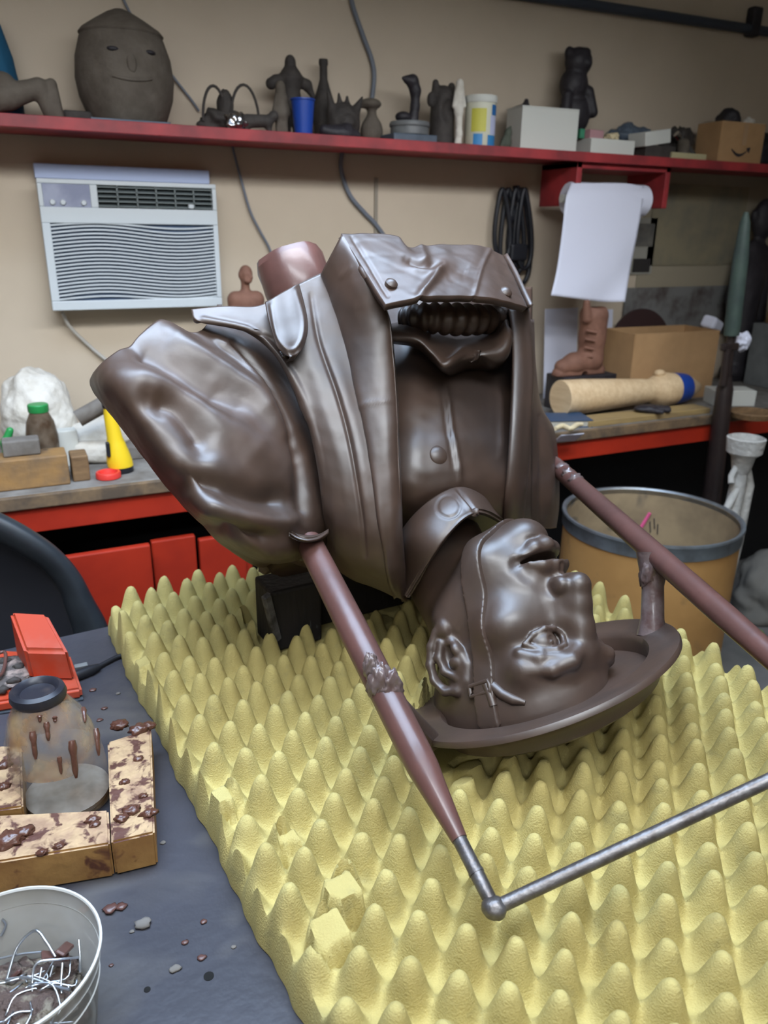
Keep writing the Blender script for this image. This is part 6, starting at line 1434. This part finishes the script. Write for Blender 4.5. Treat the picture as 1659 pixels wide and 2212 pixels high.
# orange wax-tool stand
MT['orange'] = mat('orange_plastic', (0.44, 0.050, 0.018), 0.5, col2=(0.44, 0.10, 0.065), scale=12, mixlo=0.5, mixhi=0.75, col3=(0.30, 0.22, 0.20), scale3=24, lo3=0.66, hi3=0.80)
t = thing('orange_tool_stand', 'orange plastic tool stand with gritty tray behind the rubber-lidded jar', 'tool stand', on_z(40, 1500, TZ))
tl = np.array(t.location)
def hexa(name, top, bot, m, bev=0.006):
    bm = bmesh.new(); a = [bm.verts.new(Vector(np.array(p)-tl)) for p in top]; b = [bm.verts.new(Vector(np.array(p)-tl)) for p in bot]
    bm.faces.new(a); bm.faces.new(b[::-1])
    for i in range(4): bm.faces.new((a[i], b[i], b[(i+1) % 4], a[(i+1) % 4]))
    bmesh.ops.bevel(bm, geom=list(bm.edges), offset=bev, segments=3, affect='EDGES')
    o = bobj(name, bm, m, t, True); sharp(o, 35); return o
zb0 = TZ+0.022
nl, nr = on_z(68, 1470, zb0), on_z(165, 1472, zb0)             # near edge of the upright block at the base
ez = np.array([0, 0, 1.0]); ev = np.array([EY[0], EY[1], 0])
zt1 = float(nl[2]); 
kk = [z for z in np.linspace(0.02, 0.14, 80)]
h1 = kk[int(np.argmin([abs(project(nl+ez*z)[0][1]-1404) for z in kk]))]
h2 = kk[int(np.argmin([abs(project(nl+ev*0.085+ez*z)[0][1]-1320) for z in kk]))]
fl_, fr_ = nl+ev*0.095-np.array([0.012, 0, 0]), nr+ev*0.095-np.array([0.018, 0, 0])
hexa('upright', (fl_+ez*h2, fr_+ez*h2+np.array([-0.004, 0, 0]), nr+ez*h1+np.array([-0.006, 0, 0]), nl+ez*h1+np.array([-0.004, 0, 0])), (fl_, fr_, nr, nl), MT['orange'])
q0, q1, q2, q3 = on_z(-120, 1400, TZ+0.02), nr+ev*0.10+np.array([0.006, 0, 0]), nr-ev*0.03+np.array([0.004, 0, 0]), on_z(-120, 1540, TZ+0.02)
q1[2] = q2[2] = q0[2] = q3[2] = TZ+0.024
hexa('tray_base', (q0, q1, q2, q3), tuple(np.array([p[0], p[1], TZ+0.004]) for p in (q0, q1, q2, q3)), MT['orange'], 0.005)
hexa('rubber_foot', tuple(np.array([p[0], p[1], TZ+0.0045]) for p in (q0, q1, q2, q3)), tuple(np.array([p[0], p[1], TZ+0.0005]) for p in (q0, q1, q2, q3)), MT['greyblue'], 0.001)
g0 = on_z(14, 1452, TZ+0.027)
o = blob('ash_grit', (0, 0, 0), (0.050, 0.055, 0.006), mat('grey_grit', (0.10, 0.085, 0.08), 0.95, col2=(0.32, 0.25, 0.22), scale=40, mixlo=0.5, mixhi=0.65, bump=1.0, bscale=90), t, seed=5, amp=0.2, freq=6, sub=4, loc=g0-tl)
for i, (px, py) in enumerate(((12, 1428), (30, 1470), (5, 1490), (40, 1440))):
    blob('grit_lump', (0, 0, 0), (0.010, 0.008, 0.006), MT['darkclay'], t, seed=90+i, amp=0.35, freq=8, sub=2, loc=on_z(px, py, TZ+0.032)-tl)
tube('tray_wire', np.array([on_z(x, y, TZ+0.04) for x, y in ((-20, 1420), (8, 1408), (12, 1425), (4, 1455), (-20, 1470))])-tl, 0.003, MT['redwax'], t, n=8, smooth_pts=24)
# plug and black cable
t = thing('black_plug', 'black cable plug lying on the table beside the orange tool stand', 'plug', on_z(190, 1448, TZ))
tl = np.array(t.location)
tube('plug_body', np.array([on_z(x, y, TZ+0.008) for x, y in ((160, 1462), (196, 1448), (214, 1440))])-tl, [0.010, 0.010, 0.006], MT['blackcable'], t, n=10)
tube('cord', np.array([on_z(x, y, TZ+0.005) for x, y in ((212, 1441), (232, 1430), (252, 1420), (275, 1412))])-tl, 0.0045, MT['blackcable'], t, n=8, smooth_pts=16)
box('contact_plate', on_z(175, 1438, TZ+0.016)-tl, (0.022, 0.012, 0.004), MT['grey'], t, bev=0.001, )
# plastic tub with wires
zr = TZ+0.105
rim = [(218, 2030), (205, 1980), (165, 1930), (110, 1908), (60, 1912), (10, 1930), (216, 2065), (195, 2105)]
Pm = np.array([on_z(x, y, zr)[:2] for x, y in rim])
Aq = np.c_[2*Pm, np.ones(len(Pm))]; sol = np.linalg.lstsq(Aq, (Pm**2).sum(1), rcond=None)[0]
tc_ = sol[:2]; tr_ = math.sqrt(sol[2]+tc_ @ tc_)
t = thing('plastic_tub', 'cloudy clear plastic tub full of wire at the lower left corner', 'tub', (tc_[0], tc_[1], TZ))
MT['cloudy'] = mat('cloudy_plastic', (0.40, 0.39, 0.36), 0.4, alpha=0.72, ior=1.4, col2=(0.33, 0.31, 0.27), scale=12)
hr = zr-TZ
lathe('tub_wall', [(tr_*0.80, 0.001), (tr_*0.83, 0.006), (tr_*0.945, hr*0.80), (tr_*0.955, hr*0.81), (tr_*0.975, hr*0.985)], MT['cloudy'], t, n=64, closed=False)
lathe('tub_rim', [(tr_*0.975, hr*0.965), (tr_*1.0, hr*0.975), (tr_*1.0, hr*1.0), (tr_*0.975, hr*1.005), (tr_*0.965, hr*0.985)], mat('milky_rim', (0.66, 0.66, 0.64), 0.4, alpha=0.9), t, n=64, closed=False)
for zq in (0.80, 0.60): lathe('tub_ring', [(tr_*(0.835+0.14*zq), hr*zq), (tr_*(0.847+0.14*zq), hr*(zq+0.01)), (tr_*(0.835+0.14*zq), hr*(zq+0.02))], mat('milky_ring', (0.66, 0.66, 0.64), 0.4, alpha=0.8), t, n=64, closed=False)
lathe('tub_bottom', [(0, 0.002), (tr_*0.81, 0.002), (tr_*0.81, 0.005), (0, 0.005)], MT['cloudy'], t, n=48)
MT['wire'] = mat('bright_wire', (0.60, 0.64, 0.70), 0.28, metal=1.0)
def inside(px, py, z):
    q = on_z(px, py, TZ+z); v = q[:2]-tc_; d = np.linalg.norm(v); m_ = tr_*(0.80+0.15*z/hr)
    if d > m_: v = v*m_/d
    return np.array([tc_[0]+v[0], tc_[1]+v[1], TZ+z])
wires = [[(15, 2115, 0.045), (38, 2045, 0.062), (75, 2010, 0.075), (100, 2035, 0.070), (120, 2066, 0.06)], [(-20, 2075, 0.05), (40, 2062, 0.055), (90, 2056, 0.058)], [(72, 2175, 0.04), (70, 2120, 0.05), (80, 2080, 0.062), (130, 2072, 0.062), (172, 2068, 0.065)], [(14, 2116, 0.045), (60, 2112, 0.05), (110, 2128, 0.05), (150, 2138, 0.052)], [(135, 2080, 0.058), (132, 2120, 0.05), (133, 2146, 0.045)], [(170, 2030, 0.075), (173, 2068, 0.066), (174, 2100, 0.055)], [(80, 2138, 0.04), (110, 2132, 0.045)], [(90, 2090, 0.05), (85, 2115, 0.045), (78, 2125, 0.04)], [(115, 2085, 0.052), (108, 2110, 0.045)], [(-10, 2150, 0.03), (40, 2140, 0.035), (60, 2160, 0.03)], [(0, 2010, 0.06), (12, 1995, 0.07), (5, 1985, 0.078)], [(20, 2190, 0.03), (50, 2165, 0.035), (100, 2170, 0.035)], [(30, 2100, 0.03), (45, 2150, 0.03), (20, 2180, 0.025)]]
WL = ['arched bright wire standing highest in the plastic tub', 'straight bright wire reaching to the left rim of the tub', 'square-bent bright wire in the middle of the tub', 'long gently curved bright wire lying lowest across the tub', 'short upright bright wire under the square-bent one', 'upright bright wire at the right inner wall of the tub', 'tiny bright wire end right of the lowest long wire', 'short slanting wire left inside the square-bent wire', 'short slanting wire right inside the square-bent wire', 'thin wire at the left edge deep in the tub', 'small hooked wire at the far left rim of the tub', 'thin bent wire at the front bottom of the tub', 'thin wire crossing the scraps at the front left of the tub']
for i, wv in enumerate(wires):
    P = np.array([inside(*w) for w in wv])
    o = tube('bent_wire', P-P[0], 0.0012 if i % 3 else 0.0015, MT['wire'], None, n=8, smooth_pts=30, loc=P[0])
    put(o, WL[i], 'wire', 'bent wires in the plastic tub')
o = blob('wax_scraps', (0, 0, 0), (tr_*0.70, tr_*0.70, 0.020), mat('mixed_scraps', (0.09, 0.06, 0.05), 0.8, col2=(0.20, 0.17, 0.13), scale=60, mixlo=0.5, mixhi=0.6, bump=1.0, bscale=120), None, seed=77, amp=0.25, freq=9, sub=5, loc=(tc_[0], tc_[1], TZ+0.026)); tag(o, 'loose brown wax scraps heaped under the wires in the tub', 'scraps', kind='stuff')
rs = np.random.RandomState(12); VV, FF = [], []
for i in range(34):
    a0 = rs.rand()*6.28; r0_ = tr_*0.50*math.sqrt(rs.rand()); c_ = np.array([r0_*math.cos(a0), r0_*math.sin(a0), 0.036+0.016*rs.rand()])
    d_ = rs.rand()*6.28; l_ = 0.010+0.016*rs.rand(); u_ = np.array([math.cos(d_), math.sin(d_), 0.3*(rs.rand()-0.5)]); v_ = np.array([-u_[1], u_[0], 0.5*rs.rand()])
    V1, F1 = tube_vf(np.array([c_-u_*l_, c_+v_*l_*0.5*rs.rand(), c_+u_*l_, c_+u_*l_*1.1+v_*l_*(rs.rand()-0.3)]), 0.0009, 6, 12)
    FF += [tuple(q+len(VV) for q in f) for f in F1]; VV += list(V1)
o = mobj('wire_tangle', VV, FF, MT['wire'], None, True, (tc_[0], tc_[1], TZ)); tag(o, 'tangle of short thin wire clippings on the scraps in the tub', 'wire clippings', kind='stuff')
for i, (px, py, z, s_) in enumerate(((120, 2065, 0.055, 0.020), (140, 2050, 0.058, 0.018), (60, 2180, 0.035, 0.018), (30, 2110, 0.04, 0.012))):
    o = bobj('wax_flake', bm_box((0, 0, 0), (s_*1.4, s_*0.6, 0.004), 0.0015, 1), MT['redwax'], None, False, inside(px, py, z), rot=(0.4*i, 0.5, i*1.1)); put(o, ('brown wax flake leaning under the arched wire in the tub', 'brown wax flake nearest the right wall of the tub', 'brown wax flake at the front of the tub', 'smallest brown wax flake at the left in the tub')[i], 'flake', 'wax flakes in the tub')
# crumbs on the table top
CL = ["largest grey crumb below the timber frame's right timber", 'brown crumb left of the pair by the timber frame corner', 'brown crumb right of the pair by the timber frame corner', 'grey pebble-like crumb left of the bigger screw hole', 'brown crumb above the grey pebble-like crumb', 'smallest brown crumb beside the plastic tub', 'tiny grey crumb beside the largest grey crumb', 'brown crumb between the plastic tub and timber frame', 'brown crumb above the bigger screw hole', 'tiny grey crumb right of the timber frame', 'brown crumb right of the rubber lid', 'brown crumb right of the jar shoulder nearest the lid', 'tiny grey crumb between the plug and the foam edge', "brown crumb just behind the timber frame's far end", 'brown crumb nearest the foam edge below the timber frame', 'tiny grey crumb near the foam edge above the bigger screw hole']
for i, (px, py, r_) in enumerate(((310, 1995, 0.010), (238, 1962, 0.009), (262, 1958, 0.007), (378, 2092, 0.006), (400, 2035, 0.004), (240, 2085, 0.0025), (285, 2012, 0.003), (180, 1965, 0.006), (435, 2068, 0.005), (352, 1820, 0.004), (200, 1490, 0.006), (225, 1530, 0.005), (255, 1498, 0.004), (215, 1555, 0.005), (440, 1990, 0.004), (505, 2045, 0.003))):
    o = blob('wax_crumb', (0, 0, 0), (r_, r_*0.8, r_*0.3), MT['redwax'] if i % 3 else MT['greywood'], None, seed=100+i, amp=0.3, freq=7, sub=2, loc=on_z(px, py, TZ+r_*0.28)); put(o, CL[i], 'crumb', 'crumbs on the tabletop')
